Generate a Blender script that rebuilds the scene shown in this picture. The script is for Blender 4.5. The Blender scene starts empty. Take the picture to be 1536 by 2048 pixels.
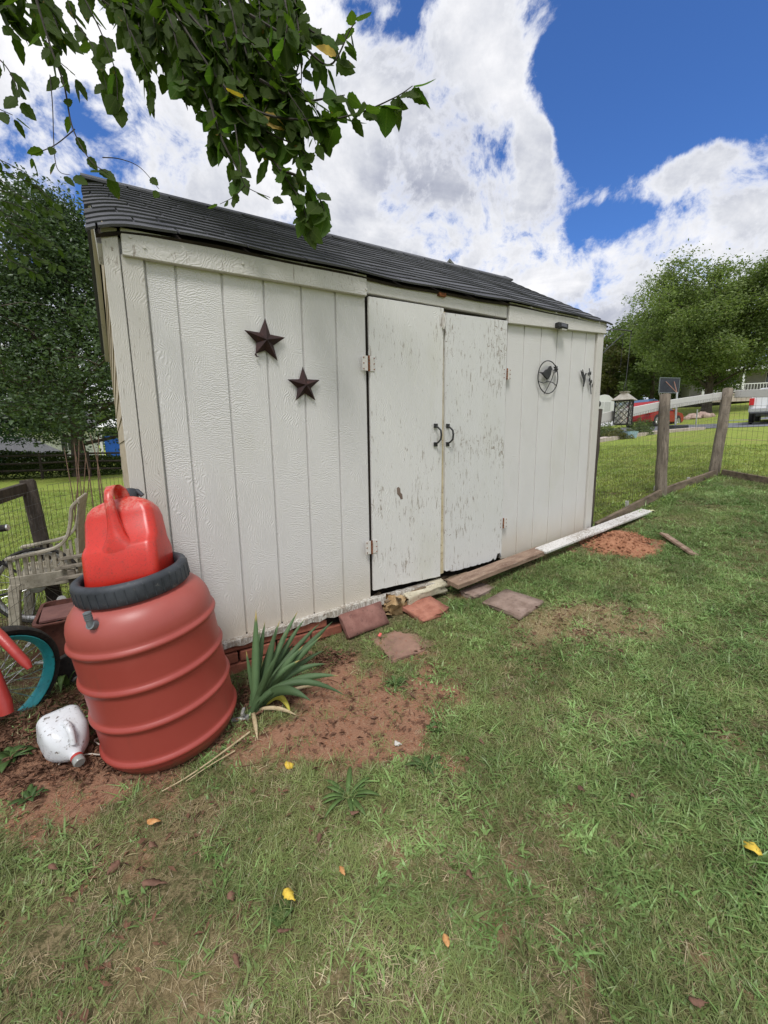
import bpy, bmesh, math, random
import numpy as np
from mathutils import Vector, Matrix
random.seed(7)
rng = np.random.default_rng(7)
scn = bpy.context.scene
COL = scn.collection
rad = math.radians
# ------------------------------------------------------------------ camera
FW = np.array([0.53291, 0.83062, -0.16170]); FW /= np.linalg.norm(FW)
_yaw, _pit, _rol = rad(32.6824), rad(9.3026), rad(-0.8024)
FW = np.array([math.sin(_yaw)*math.cos(_pit), math.cos(_yaw)*math.cos(_pit), -math.sin(_pit)])
_r = np.array([math.cos(_yaw), -math.sin(_yaw), 0]); _u = np.cross(_r, FW)
RT = _r*math.cos(_rol)+_u*math.sin(_rol); UP = -_r*math.sin(_rol)+_u*math.cos(_rol)
CP = np.array([-0.3207, -2.2463, 1.45]); FPX = 830.17
cam = bpy.data.cameras.new('camera'); camo = bpy.data.objects.new('camera', cam); COL.objects.link(camo)
cam.sensor_fit = 'VERTICAL'; cam.sensor_height = 36; cam.lens = FPX/2048*36
cam.clip_start = .02; cam.clip_end = 3000
camo.matrix_world = Matrix(((RT[0], UP[0], -FW[0], CP[0]), (RT[1], UP[1], -FW[1], CP[1]), (RT[2], UP[2], -FW[2], CP[2]), (0, 0, 0, 1)))
scn.camera = camo
scn.render.engine = 'CYCLES'
scn.cycles.max_bounces = 6; scn.cycles.diffuse_bounces = 3; scn.cycles.glossy_bounces = 3
scn.cycles.transmission_bounces = 6; scn.cycles.transparent_max_bounces = 6
scn.cycles.use_denoising = True
scn.view_settings.view_transform = 'Standard'; scn.view_settings.look = 'None'
scn.view_settings.exposure = 0.35; scn.view_settings.gamma = 1.0; scn.view_settings.use_curve_mapping = False
def ray(u, v): return FW+(u-768)/FPX*RT-(v-1024)/FPX*UP
def W(u, v, D): return CP+ray(u, v)*D                       # point on a sight line at a depth in metres
def WY(u, v, y): d = ray(u, v); return CP+d*((y-CP[1])/d[1])   # point on the plane y = const (the shed front)
def V(a): return Vector((float(a[0]), float(a[1]), float(a[2])))
# ------------------------------------------------------------------ node helpers
class NT:
    def __init__(s, tree): s.t = tree
    def n(s, typ, **kw):
        nd = s.t.nodes.new(typ)
        ins = kw.pop('ins', {})
        for k, v in kw.items(): setattr(nd, k, v)
        for k, v in ins.items(): s.set(nd, k, v)
        return nd
    def set(s, nd, k, v):
        if isinstance(v, bpy.types.NodeSocket): s.t.links.new(v, nd.inputs[k])
        elif isinstance(v, bpy.types.Node): s.t.links.new(v.outputs[0], nd.inputs[k])
        else:
            sk = nd.inputs[k]
            if sk.type == 'RGBA' and len(v) == 3: v = (*v, 1)
            sk.default_value = v
    def m(s, op, a, b=0.0, c=None, clamp=False):
        nd = s.n('ShaderNodeMath', operation=op, use_clamp=clamp); s.set(nd, 0, a); s.set(nd, 1, b)
        if c is not None: s.set(nd, 2, c)
        return nd.outputs[0]
    def vm(s, op, a, b=(0, 0, 0)):
        nd = s.n('ShaderNodeVectorMath', operation=op); s.set(nd, 0, a); s.set(nd, 1, b); return nd.outputs[0]
    def mix(s, f, a, b, mode='MIX'):
        nd = s.n('ShaderNodeMix', data_type='RGBA', blend_type=mode)
        s.set(nd, 0, f); s.set(nd, 6, a); s.set(nd, 7, b); return nd.outputs[2]
    def ramp(s, f, stops):
        nd = s.n('ShaderNodeValToRGB'); cr = nd.color_ramp
        while len(cr.elements) < len(stops): cr.elements.new(.5)
        for e, (p, c) in zip(cr.elements, stops):
            e.position = p; e.color = (*c, 1) if len(c) == 3 else c
        s.set(nd, 0, f); return nd.outputs[0]
    def sstep(s, f, lo, hi):
        nd = s.n('ShaderNodeMapRange', interpolation_type='SMOOTHSTEP'); s.set(nd, 0, f); s.set(nd, 1, lo); s.set(nd, 2, hi); return nd.outputs[0]
    def noise(s, vec, scale, detail=4, rough=.55, dist=0., out=0, scl=None):
        if scl: vec = s.vm('MULTIPLY', vec, scl)
        nd = s.n('ShaderNodeTexNoise', ins={'Vector': vec, 'Scale': scale, 'Detail': detail, 'Roughness': rough, 'Distortion': dist}); return nd.outputs[out]
def newmat(name):
    m = bpy.data.materials.new(name); m.use_nodes = True
    t = NT(m.node_tree); b = m.node_tree.nodes['Principled BSDF']
    return m, t, b
def tc(t, o='Object'): return t.n('ShaderNodeTexCoord').outputs[o]
def pos(t): return t.n('ShaderNodeNewGeometry').outputs['Position']
def bump(t, b, h, strength=.3, dist=.01):
    nd = t.n('ShaderNodeBump', ins={'Strength': strength, 'Distance': dist, 'Height': h}); t.set(b, 'Normal', nd.outputs[0]); return nd
def speck(name, c1, c2, c3=None, scale=12, rough=.7, bs=.3, bd=.004, bscale=60, scl=None, metal=0, spec=.4, randv=.0, sheen=0):
    """two or three tone mottled material with fine relief"""
    m, t, b = newmat(name); p = pos(t)
    n1 = t.noise(p, scale, 6, .6, scl=scl)
    col = t.ramp(n1, [(.32, c1), (.62, c2)])
    if c3:
        n3 = t.noise(p, scale*3.3, 5, .7, scl=scl); col = t.mix(t.sstep(n3, .56, .7), col, c3)
    if randv:
        r = t.n('ShaderNodeObjectInfo').outputs['Random']
        h = t.n('ShaderNodeHueSaturation', ins={'Value': t.m('ADD', t.m('MULTIPLY', r, 2*randv), 1-randv), 'Color': col}); col = h.outputs[0]
    t.set(b, 'Base Color', col); t.set(b, 'Roughness', rough); t.set(b, 'Metallic', metal); t.set(b, 'Specular IOR Level', spec)
    n2 = t.noise(p, bscale, 5, .65, scl=scl); bump(t, b, n2, bs, bd)
    return m
# ------------------------------------------------------------------ sky and sun
SUN_EL, SUN_AZ = 58, 222       # azimuth clockwise from +Y: high, over the photographer's left shoulder
w = bpy.data.worlds.new('World'); scn.world = w; w.use_nodes = True
t = NT(w.node_tree); bg = w.node_tree.nodes['Background']
sky = t.n('ShaderNodeTexSky', sky_type='NISHITA', sun_disc=False, sun_elevation=rad(SUN_EL), sun_rotation=rad(SUN_AZ), air_density=1.0, dust_density=.3, ozone_density=2.5)
dirv = tc(t, 'Generated')
sep = t.n('ShaderNodeSeparateXYZ', ins={0: dirv})
az = t.m('ARCTAN2', sep.outputs[0], sep.outputs[1]); el = t.m('ARCSINE', sep.outputs[2])
def azel(u, v):
    d = ray(u, v); d = d/np.linalg.norm(d); return math.atan2(d[0], d[1]), math.asin(d[2])
def blob(u, v, ru, rv, wgt, rot=0.):
    a0, e0 = azel(u, v); a1, _ = azel(u+ru*.6, v); _, e1 = azel(u, v-rv*.6)
    ra = abs(a1-a0)/.6; re = abs(e1-e0)/.6
    x = t.m('DIVIDE', t.m('SUBTRACT', az, a0), ra); y = t.m('DIVIDE', t.m('SUBTRACT', el, e0), re)
    if rot:
        c, s = math.cos(rad(rot)), math.sin(rad(rot))
        x, y = t.m('ADD', t.m('MULTIPLY', x, c), t.m('MULTIPLY', y, s)), t.m('SUBTRACT', t.m('MULTIPLY', y, c), t.m('MULTIPLY', x, s))
    d2 = t.m('ADD', t.m('MULTIPLY', x, x), t.m('MULTIPLY', y, y))
    return t.m('MULTIPLY', t.m('EXPONENT', t.m('MULTIPLY', d2, -1.0)), wgt)
BLUE = [(1290, 20, 250, 250, 1.3), (1530, 110, 200, 170, 1.0), (1180, 230, 150, 110, .75), (1215, 385, 70, 70, .38), (1400, 330, 240, 85, .90), (1470, 300, 150, 60, -.85, 20), (1330, 370, 120, 50, -.75, 25), (1390, 325, 70, 30, -.35, 25), (1075, 330, 30, 60, -.5), (1180, 400, 60, 30, -.5, 30), (1500, 400, 80, 40, -.3), (1075, 275, 38, 60, -.7), (1010, 190, 50, 60, -.4), (1180, 440, 50, 40, .4), (800, 60, 60, 30, .4), (1290, 410, 110, 50, .45), (1130, 420, 40, 60, .25), (1536, 360, 60, 120, .2),
        (830, -10, 60, 60, .5), (185, 400, 25, 60, .45), (1060, 330, 60, 100, -.35), (960, 120, 80, 200, -.25), (700, 10, 40, 40, .25), (150, 230, 60, 40, .18)]
acc = None
for bb in BLUE:
    v_ = blob(*bb); acc = v_ if acc is None else t.m('ADD', acc, v_)
elc = t.m('ADD', t.m('MAXIMUM', sep.outputs[2], 0.0), .22)
plane = t.n('ShaderNodeCombineXYZ', ins={0: t.m('DIVIDE', sep.outputs[0], elc), 1: t.m('DIVIDE', sep.outputs[1], elc), 2: 0.3}).outputs[0]
nA = t.noise(plane, 1.9, 9, .62, .35)
nB = t.noise(dirv, 8.5, 9, .66, .25)
nC = t.noise(dirv, 3.2, 4, .5)
fld = t.m('ADD', t.m('SUBTRACT', .72, acc), t.m('ADD', t.m('MULTIPLY', t.m('SUBTRACT', nA, .5), 1.05), t.m('MULTIPLY', t.m('SUBTRACT', nB, .5), 2.3)))
cover = t.sstep(fld, .24, .68)
# cloud tone: bright rims, grey lavender bellies
tone = t.m('ADD', t.m('MULTIPLY', t.noise(plane, 1.5, 7, .6, .6), .75), t.m('MULTIPLY', t.noise(dirv, 5.5, 8, .65, .2), .45))
ccol = t.ramp(tone, [(.40, (2.6, 2.8, 3.6)), (.50, (3.9, 4.1, 4.8)), (.585, (5.6, 5.75, 6.2)), (.72, (8.2, 8.15, 8.3))])
edge = t.sstep(fld, .42, .8)
ccol = t.mix(t.m('SUBTRACT', 1.0, edge), ccol, (7.6, 7.7, 8.1))
skyc = t.mix(1.0, sky.outputs[0], (.50, .80, 1.28), 'MULTIPLY')
t.set(bg, 'Color', t.mix(cover, skyc, ccol)); t.set(bg, 'Strength', .102)
sun = bpy.data.lights.new('sun', 'SUN'); sun.energy = 2.1; sun.angle = rad(16); sun.color = (1, .98, .955)
suno = bpy.data.objects.new('sun', sun); COL.objects.link(suno)
sd = Vector((math.sin(rad(SUN_AZ))*math.cos(rad(SUN_EL)), math.cos(rad(SUN_AZ))*math.cos(rad(SUN_EL)), math.sin(rad(SUN_EL))))
suno.rotation_euler = sd.to_track_quat('Z', 'Y').to_euler(); suno.location = (-10, -10, 30)
# ------------------------------------------------------------------ objects
def tag(o, label=None, cat=None, group=None, kind=None):
    if label: o['label'] = label
    if cat: o['category'] = cat
    if group: o['group'] = group
    if kind: o['kind'] = kind
    return o
def thing(name, label, cat, loc=(0, 0, 0), group=None):
    o = bpy.data.objects.new(name, None); COL.objects.link(o); o.location = V(loc); o.empty_display_size = .1
    return tag(o, label, cat, group)
def origin(p):
    q = Vector((0, 0, 0))
    while p: q += p.location; p = p.parent
    return q
class MB:
    def __init__(s): s.v = []; s.f = []
    def add(s, vs, fs):
        k = len(s.v); s.v += [tuple(float(c) for c in p) for p in vs]; s.f += [tuple(i+k for i in f) for f in fs]; return s
    def box(s, c, h, ax=None):
        """c centre, h half sizes, ax three axis vectors"""
        c = np.array(c, float); ax = np.eye(3) if ax is None else np.array(ax, float)
        vs = [c+ax[0]*h[0]*i+ax[1]*h[1]*j+ax[2]*h[2]*k for i in (-1, 1) for j in (-1, 1) for k in (-1, 1)]
        return s.add(vs, [(0, 1, 3, 2), (4, 6, 7, 5), (0, 4, 5, 1), (2, 3, 7, 6), (0, 2, 6, 4), (1, 5, 7, 3)])
    def b2(s, lo, hi): lo = np.array(lo, float); hi = np.array(hi, float); return s.box((lo+hi)/2, (hi-lo)/2)
    def beam(s, a, b, wd, hg, up=(0, 0, 1)):
        a = np.array(a, float); b = np.array(b, float); d = b-a; L = np.linalg.norm(d); d = d/L
        sd_ = np.cross(d, np.array(up, float)); sd_ /= np.linalg.norm(sd_); u2 = np.cross(sd_, d)
        return s.box((a+b)/2, (L/2, wd/2, hg/2), (d, sd_, u2))
    def prism(s, pts, y0, y1, fn=None):
        """outline of (x,z) pairs extruded along y"""
        n = len(pts); fn = fn or (lambda x, y, z: (x, y, z))
        vs = [fn(p[0], y0, p[1]) for p in pts]+[fn(p[0], y1, p[1]) for p in pts]
        return s.add(vs, [tuple(range(n)), tuple(range(2*n-1, n-1, -1))]+[(i, i+n, (i+1) % n+n, (i+1) % n) for i in range(n)])
    def tube(s, pts, r, n=8, caps=True, flat=1.0):
        P = [np.array(p, float) for p in pts]; R = r if hasattr(r, '__len__') else [r]*len(P)
        prev = None; vs = []
        for i, p in enumerate(P):
            d = P[min(i+1, len(P)-1)]-P[max(i-1, 0)]; d = d/(np.linalg.norm(d)+1e-9)
            if prev is None:
                a = np.array((0, 0, 1.)) if abs(d[2]) < .9 else np.array((1., 0, 0)); x = np.cross(d, a)
            else: x = prev-d*np.dot(prev, d)
            x = x/(np.linalg.norm(x)+1e-9); prev = x; y = np.cross(d, x)
            for k in range(n):
                a = 2*math.pi*k/n; vs.append(p+x*math.cos(a)*R[i]+y*math.sin(a)*R[i]*flat)
        fs = [(i*n+k, i*n+(k+1) % n, (i+1)*n+(k+1) % n, (i+1)*n+k) for i in range(len(P)-1) for k in range(n)]
        if caps: fs += [tuple(range(n-1, -1, -1)), tuple(range((len(P)-1)*n, len(P)*n))]
        return s.add(vs, fs)
    def lathe(s, prof, n=32, c=(0, 0, 0), ax=(0, 0, 1), close=False):
        ax = np.array(ax, float); ax /= np.linalg.norm(ax); a = np.array((1., 0, 0)) if abs(ax[0]) < .9 else np.array((0, 1., 0))
        x = np.cross(a, ax); x /= np.linalg.norm(x); y = np.cross(ax, x); c = np.array(c, float); vs = []
        for (r, z) in prof:
            for k in range(n):
                q = 2*math.pi*k/n; vs.append(c+ax*z+x*math.cos(q)*r+y*math.sin(q)*r)
        m = len(prof); rg = m if close else m-1
        fs = [(i*n+k, i*n+(k+1) % n, ((i+1) % m)*n+(k+1) % n, ((i+1) % m)*n+k) for i in range(rg) for k in range(n)]
        if not close:
            if prof[0][0] > 0: fs.append(tuple(range(n-1, -1, -1)))
            if prof[-1][0] > 0: fs.append(tuple(range((m-1)*n, m*n)))
        return s.add(vs, fs)
    def loft(s, rings, cap=True):
        n = len(rings[0]); vs = [p for r_ in rings for p in r_]
        fs = [(i*n+k, i*n+(k+1) % n, (i+1)*n+(k+1) % n, (i+1)*n+k) for i in range(len(rings)-1) for k in range(n)]
        if cap: fs += [tuple(range(n-1, -1, -1)), tuple(range((len(rings)-1)*n, len(rings)*n))]
        return s.add(vs, fs)
    def ball(s, c, r, n=8, m=6, jit=0):
        c = np.array(c, float); r = np.array(r if hasattr(r, '__len__') else (r, r, r), float); vs = []
        for i in range(m+1):
            th = math.pi*i/m
            for k in range(n):
                a = 2*math.pi*k/n; d = np.array((math.sin(th)*math.cos(a), math.sin(th)*math.sin(a), math.cos(th)))
                j = 1+(jit*(random.random()-.5) if 0 < i < m else 0); vs.append(c+d*r*j)
        return s.add(vs, [(i*n+k, (i+1)*n+k, (i+1)*n+(k+1) % n, i*n+(k+1) % n) for i in range(m) for k in range(n)])
    def build(s, name, m, parent=None, label=None, kind=None, smooth=False, bev=0, world=True, bseg=1):
        me = bpy.data.meshes.new(name); o_ = origin(parent) if (parent and world) else Vector((0, 0, 0))
        me.from_pydata([(a-o_.x, b-o_.y, c-o_.z) for a, b, c in s.v], [], s.f); me.validate()
        bm = bmesh.new(); bm.from_mesh(me)
        bmesh.ops.remove_doubles(bm, verts=bm.verts, dist=1e-6)
        bmesh.ops.recalc_face_normals(bm, faces=bm.faces)
        if bev:
            ed = [e for e in bm.edges if len(e.link_faces) == 2 and e.calc_face_angle(0) > .6]
            bmesh.ops.bevel(bm, geom=ed, offset=bev, segments=bseg, affect='EDGES', clamp_overlap=True)
        if smooth:
            for f in bm.faces: f.smooth = True
            for e in bm.edges:
                if len(e.link_faces) == 2 and e.calc_face_angle(0) > .9: e.smooth = False
        bm.to_mesh(me); bm.free()
        me.materials.append(m)
        o = bpy.data.objects.new(name, me); COL.objects.link(o); o.parent = parent
        if label: o['label'] = label
        if kind: o['kind'] = kind
        return o
def fast_mesh(name, v, f, m, smooth=False):
    """v (N,3) array, f (M,k) array"""
    me = bpy.data.meshes.new(name); v = np.ascontiguousarray(v, dtype=np.float32); f = np.ascontiguousarray(f, dtype=np.int32)
    me.vertices.add(len(v)); me.vertices.foreach_set('co', v.ravel())
    k = f.shape[1]; me.loops.add(f.size); me.loops.foreach_set('vertex_index', f.ravel())
    me.polygons.add(len(f)); me.polygons.foreach_set('loop_start', np.arange(0, f.size, k, dtype=np.int32))
    me.polygons.foreach_set('loop_total', np.full(len(f), k, dtype=np.int32))
    if smooth: me.polygons.foreach_set('use_smooth', np.ones(len(f), dtype=bool))
    me.update(calc_edges=True); me.materials.append(m); return me
def link(name, me, parent=None, **kw):
    o = bpy.data.objects.new(name, me); COL.objects.link(o); o.parent = parent; return tag(o, **kw)
# ------------------------------------------------------------------ value noise in numpy
_tab = np.random.default_rng(3).random((256, 256))
def vnoise(x, y):
    x = np.asarray(x, float); y = np.asarray(y, float)
    xi = np.floor(x).astype(int); yi = np.floor(y).astype(int); fx = x-xi; fy = y-yi
    fx = fx*fx*(3-2*fx); fy = fy*fy*(3-2*fy); g = lambda a, b: _tab[a & 255, b & 255]
    return (g(xi, yi)*(1-fx)+g(xi+1, yi)*fx)*(1-fy)+(g(xi, yi+1)*(1-fx)+g(xi+1, yi+1)*fx)*fy
def fbm(x, y, o=4):
    s = 0; a = .5; 
    for i in range(o): s = s+a*vnoise(x*2**i+i*17.3, y*2**i+i*9.1); a *= .5
    return s/(1-.5**o)
# ------------------------------------------------------------------ terrain
HX = [-400, -60, -10, -3, 0, 1, 1.6, 2.3, 3.5, 5, 6.5, 15, 27, 32, 55, 90, 500]
HZ = [-.3, -.3, .02, .12, .22, .30, .37, .45, .57, .80, .96, 1.48, 2.12, 2.45, 5.2, 8.5, 14]
def gz(x, y):
    x = np.asarray(x, float); y = np.asarray(y, float)
    z = np.interp(x, HX, HZ)+.08*np.clip(y, -3, 0)+.012*np.clip(y-25, 0, 400)*np.clip((x+60)/60, 0, 1)
    return z
def gzn(x, y):
    near = np.clip(1-np.hypot(np.asarray(x)-1.5, np.asarray(y)+.5)/9, 0, 1)
    z = gz(x, y)+near*((fbm(np.asarray(x)*2.3, np.asarray(y)*2.3)-.5)*.05+(fbm(np.asarray(x)*11+5, np.asarray(y)*11)-.5)*.022)
    dx, dy = np.asarray(x)-MND[0], np.asarray(y)-MND[1]
    return z
def on_ground(u, v):
    d = ray(u, v); lo, hi = .2, 200.
    f = lambda s: (CP+d*s)[2]-float(gz(*(CP+d*s)[:2]))
    s = .3
    while s < 150 and f(s) > 0: s *= 1.01
    a, b = s/1.01, s
    for _ in range(30):
        m_ = (a+b)/2
        if f(m_) > 0: a = m_
        else: b = m_
    p = CP+d*a; return np.array((p[0], p[1], float(gz(p[0], p[1]))))
MND = on_ground(1240, 1088)
# bare patches: centre found on the ground, radii in metres along the camera's right and forward
fr2 = np.array((math.sin(_yaw), math.cos(_yaw))); rt2 = np.array((math.cos(_yaw), -math.sin(_yaw)))
def patch(u, v, ru, rf, wgt=1.): c = on_ground(u, v); return (c[0], c[1], ru, rf, wgt)
SOIL = [patch(700, 1420, .30, .22, 1.25), patch(600, 1480, .22, .12, .9), patch(870, 1390, .14, .28, .8), patch(905, 1530, .05, .05, .9), patch(760, 1500, .2, .1, 1.0),
        patch(790, 1310, .16, .10, .8), patch(690, 1350, .25, .15, .7), patch(880, 1240, .06, .05, .5), patch(420, 1500, .28, .10, .75), patch(60, 1560, .35, .20, 1.1), patch(200, 1570, .25, .10, .7),
        (MND[0], MND[1], .33, .30, 1.3), patch(1330, 1075, .1, .12, .4)]
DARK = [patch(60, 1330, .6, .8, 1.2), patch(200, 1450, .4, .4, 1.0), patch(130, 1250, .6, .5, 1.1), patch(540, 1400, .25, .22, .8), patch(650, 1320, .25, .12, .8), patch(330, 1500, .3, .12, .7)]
DRY = [patch(1180, 1245, .38, .24, 1.6), patch(760, 1650, .35, .14, .4), patch(300, 1950, .4, .2, .4), patch(1060, 1290, .2, .2, .7), patch(1290, 1230, .3, .15, .6), patch(930, 1330, .12, .3, .5), patch(560, 1900, .4, .15, .35), patch(1000, 1700, .3, .2, .35),
       patch(470, 1590, .35, .06, .6), patch(1480, 1130, .5, .3, .45), patch(330, 1680, .3, .1, .35)]
def field(P, x, y):
    s = 0
    for cx, cy, ru, rf, wg in P:
        dx, dy = x-cx, y-cy; a = (dx*rt2[0]+dy*rt2[1])/ru; b = (dx*fr2[0]+dy*fr2[1])/rf
        s = s+wg*np.exp(-(a*a+b*b))
    return s
def masks(x, y):
    n = fbm(x*7, y*7, 4); n2 = fbm(x*25+3, y*25, 3)
    soil = np.clip((field(SOIL, x, y)+(n-.5)*1.5+(n2-.5)*.9-.36)*3.2, 0, 1)
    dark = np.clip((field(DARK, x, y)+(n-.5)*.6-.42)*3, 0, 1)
    dry = np.clip(field(DRY, x, y)+(n-.5)*.8+(n2-.5)*.5-.05, 0, 1)
    return soil, dark, dry
def axis(lo, hi, st, far, g=1.16):
    a = list(np.arange(lo, hi, st)); s = st; p = a[-1]
    while p < far: s *= g; p += s; a.append(p)
    s = st; p = a[0]; L = []
    while p > -far: s *= g; p -= s; L.append(p)
    return np.array(L[::-1]+a)
gx = axis(-1.6, 5.2, .035, 900); gy = axis(-2.4, 2.2, .035, 900)
X, Y = np.meshgrid(gx, gy, indexing='ij')
Z = gzn(X, Y)
n_, m_ = X.shape; idx = np.arange(n_*m_).reshape(n_, m_)
F = np.stack([idx[:-1, :-1], idx[1:, :-1], idx[1:, 1:], idx[:-1, 1:]], -1).reshape(-1, 4)
# ground material
mg, t, b = newmat('ground'); p = pos(t)
at = t.n('ShaderNodeAttribute', attribute_name='cover'); sp = t.n('ShaderNodeSeparateColor', ins={0: at.outputs['Color']})
n1 = t.noise(p, 9, 8, .65); n2 = t.noise(p, 60, 6, .7); n3 = t.noise(p, 240, 3, .6); n4 = t.noise(p, .35, 5, .6); vo = t.n('ShaderNodeTexVoronoi', ins={'Vector': p, 'Scale': 110.0})
thatch = t.mix(t.sstep(n2, .42, .6), (.075, .075, .03), (.25, .205, .11)); thatch = t.mix(t.sstep(n1, .52, .68), thatch, (.09, .125, .04))
soilc = t.mix(n1, (.26, .13, .08), (.41, .225, .14)); soilc = t.mix(t.sstep(n2, .5, .68), soilc, (.42, .27, .175)); soilc = t.mix(t.sstep(t.noise(p, 17, 5, .7), .56, .66), soilc, (.13, .065, .04)); soilc = t.mix(t.sstep(n3, .6, .72), soilc, (.10, .05, .028))
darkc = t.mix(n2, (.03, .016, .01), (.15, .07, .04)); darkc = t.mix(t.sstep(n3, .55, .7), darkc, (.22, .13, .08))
dryc = t.mix(n2, (.20, .14, .07), (.42, .32, .17))
far_sunlit = t.mix(n4, (.20, .28, .045), (.33, .38, .08)); far_sunlit = t.mix(t.sstep(t.noise(p, 1.7, 6, .65), .5, .7), far_sunlit, (.33, .30, .10)); far_sunlit = t.mix(t.sstep(t.noise(p, 14, 6, .75), .5, .68), far_sunlit, (.08, .12, .02))  # far lawn brightened so its sunlight sits in the base colour
cd = t.n('ShaderNodeVectorMath', operation='DISTANCE', ins={0: p, 1: (1.5, -.5, .5)}).outputs['Value']
c = t.mix(sp.outputs[2], thatch, dryc); c = t.mix(sp.outputs[1], c, darkc); c = t.mix(sp.outputs[0], c, soilc); c = t.mix(t.sstep(cd, 5.0, 9.0), c, far_sunlit)
t.set(b, 'Base Color', c); t.set(b, 'Roughness', .95); t.set(b, 'Specular IOR Level', .15)
hh = t.m('ADD', t.m('MULTIPLY', n2, 1.0), t.m('ADD', t.m('MULTIPLY', n3, .5), t.m('MULTIPLY', vo.outputs[0], -.35))); bump(t, b, hh, .9, .012)
me = fast_mesh('ground', np.stack([X, Y, Z], -1).reshape(-1, 3), F, mg, smooth=True)
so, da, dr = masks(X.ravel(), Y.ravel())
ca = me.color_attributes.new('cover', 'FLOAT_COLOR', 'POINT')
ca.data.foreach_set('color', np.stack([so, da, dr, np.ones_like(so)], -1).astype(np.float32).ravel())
link('ground', me, kind='structure')
def G(x, y): return float(gzn(x, y))
# ------------------------------------------------------------------ materials of the shed
def paint(name, base, grain=.5, peel=0., wood=(.23, .19, .15), stretch=(1, 1, .12), swirl=True, warm=.0, lowstain=False):
    m, t, b = newmat(name); p = pos(t)
    q = t.vm('MULTIPLY', p, stretch)
    warpn = t.noise(p, 5.5, 3, .5, out=1)
    q2 = t.vm('ADD', q, t.vm('MULTIPLY', t.vm('SUBTRACT', warpn, (.5, .5, .5)), (.16, .16, .10)))
    wv = t.n('ShaderNodeTexWave', wave_type='BANDS', bands_direction='X', ins={'Vector': q2, 'Scale': 38.0, 'Distortion': 5.0, 'Detail': 3.0, 'Detail Scale': 1.6}).outputs[1]
    wv2 = t.n('ShaderNodeTexWave', wave_type='BANDS', bands_direction='Z', ins={'Vector': t.vm('ADD', p, t.vm('MULTIPLY', warpn, (.1, .1, .1))), 'Scale': 36.0, 'Distortion': 8.0, 'Detail': 3.0, 'Detail Scale': 2.0}).outputs[1]
    reg = t.sstep(t.noise(t.vm('ADD', p, t.n('ShaderNodeObjectInfo').outputs['Location']), 2.3, 2, .5), .44, .60)
    h = t.n('ShaderNodeMix', data_type='FLOAT'); t.set(h, 0, reg); t.set(h, 2, wv); t.set(h, 3, wv2)
    h = h.outputs[0] if swirl else wv
    fine = t.noise(p, 170, 4, .6, scl=(1, 1, .35)); 
    dirt = t.noise(p, 2.2, 7, .62, scl=(1, 1, .4)); spk = t.noise(p, 95, 3, .6)
    col = t.mix(t.sstep(dirt, .50, .78), base, tuple(c*.90 for c in base[:2])+(base[2]*.84,))
    col = t.mix(t.m('MULTIPLY', t.sstep(spk, .68, .74), .45), col, (.30, .27, .23))
    if lowstain:
        z = t.n('ShaderNodeSeparateXYZ', ins={0: p}).outputs; zz = t.m('SUBTRACT', z[2], t.m('MULTIPLY', z[0], .046))
        st = t.m('MULTIPLY', t.sstep(t.m('ADD', zz, t.m('MULTIPLY', dirt, .35)), .95, .50), .55)
        col = t.mix(st, col, (.46, .36, .22))
    if peel:
        vgr = t.noise(p, 75, 7, .72, .5, scl=(1, 1, .16)); big = t.noise(p, 2.6, 4, .6); blot = t.noise(p, 40, 6, .7, .8)
        pm = t.m('MULTIPLY', t.sstep(t.m('ADD', vgr, t.m('MULTIPLY', big, .35)), .80-peel, .86-peel), .75)
        pm2 = t.sstep(t.m('ADD', blot, t.m('MULTIPLY', big, .45)), .93-peel, .97-peel)
        pk = t.m('MAXIMUM', pm, pm2); col = t.mix(pk, col, t.mix(fine, tuple(c*.7 for c in wood), tuple(c*1.5 for c in wood)))
        h = t.m('SUBTRACT', h, t.m('MULTIPLY', pk, .8))
    t.set(b, 'Base Color', col); t.set(b, 'Roughness', .55); t.set(b, 'Specular IOR Level', .35)
    bump(t, b, t.m('ADD', t.m('MULTIPLY', h, 1.0), t.m('MULTIPLY', fine, .5)), grain, .004)
    return m
CREAM = (.64, .625, .605)
M_side = paint('siding_paint', CREAM, .40, lowstain=True)
M_trim = paint('trim_paint', (.58, .56, .525), .3, swirl=False, peel=.02, stretch=(.3, 1, 1))
M_corner = paint('corner_paint', (.57, .545, .50), .28, swirl=False, peel=.015)
M_door = paint('door_paint', (.66, .65, .625), .30, swirl=False, peel=.036, lowstain=False)
M_door2 = paint('door_paint_worn', (.63, .625, .605), .32, peel=.050, swirl=False)
M_tan = speck('tan_clapboard', (.42, .34, .24), (.52, .44, .33), scale=6, scl=(1, .3, 4))
M_dark = speck('gap_shade_wood', (.012, .009, .007), (.035, .026, .018), scale=20, rough=.95)  # near-black wood carrying the shade of gaps and hollows in its colour
M_rot = speck('rotten_wood', (.10, .07, .045), (.25, .18, .11), (.05, .03, .02), scale=30, rough=.95, bs=.8, scl=(.4, 1, 1))
M_peelw = paint('peeling_white_board', (.58, .56, .51), .4, peel=.17, stretch=(.2, 1, 1), swirl=False)
M_yellowed = speck('yellowed_wood', (.42, .34, .20), (.60, .53, .37), (.22, .15, .09), scale=14, bs=.7)
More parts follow.
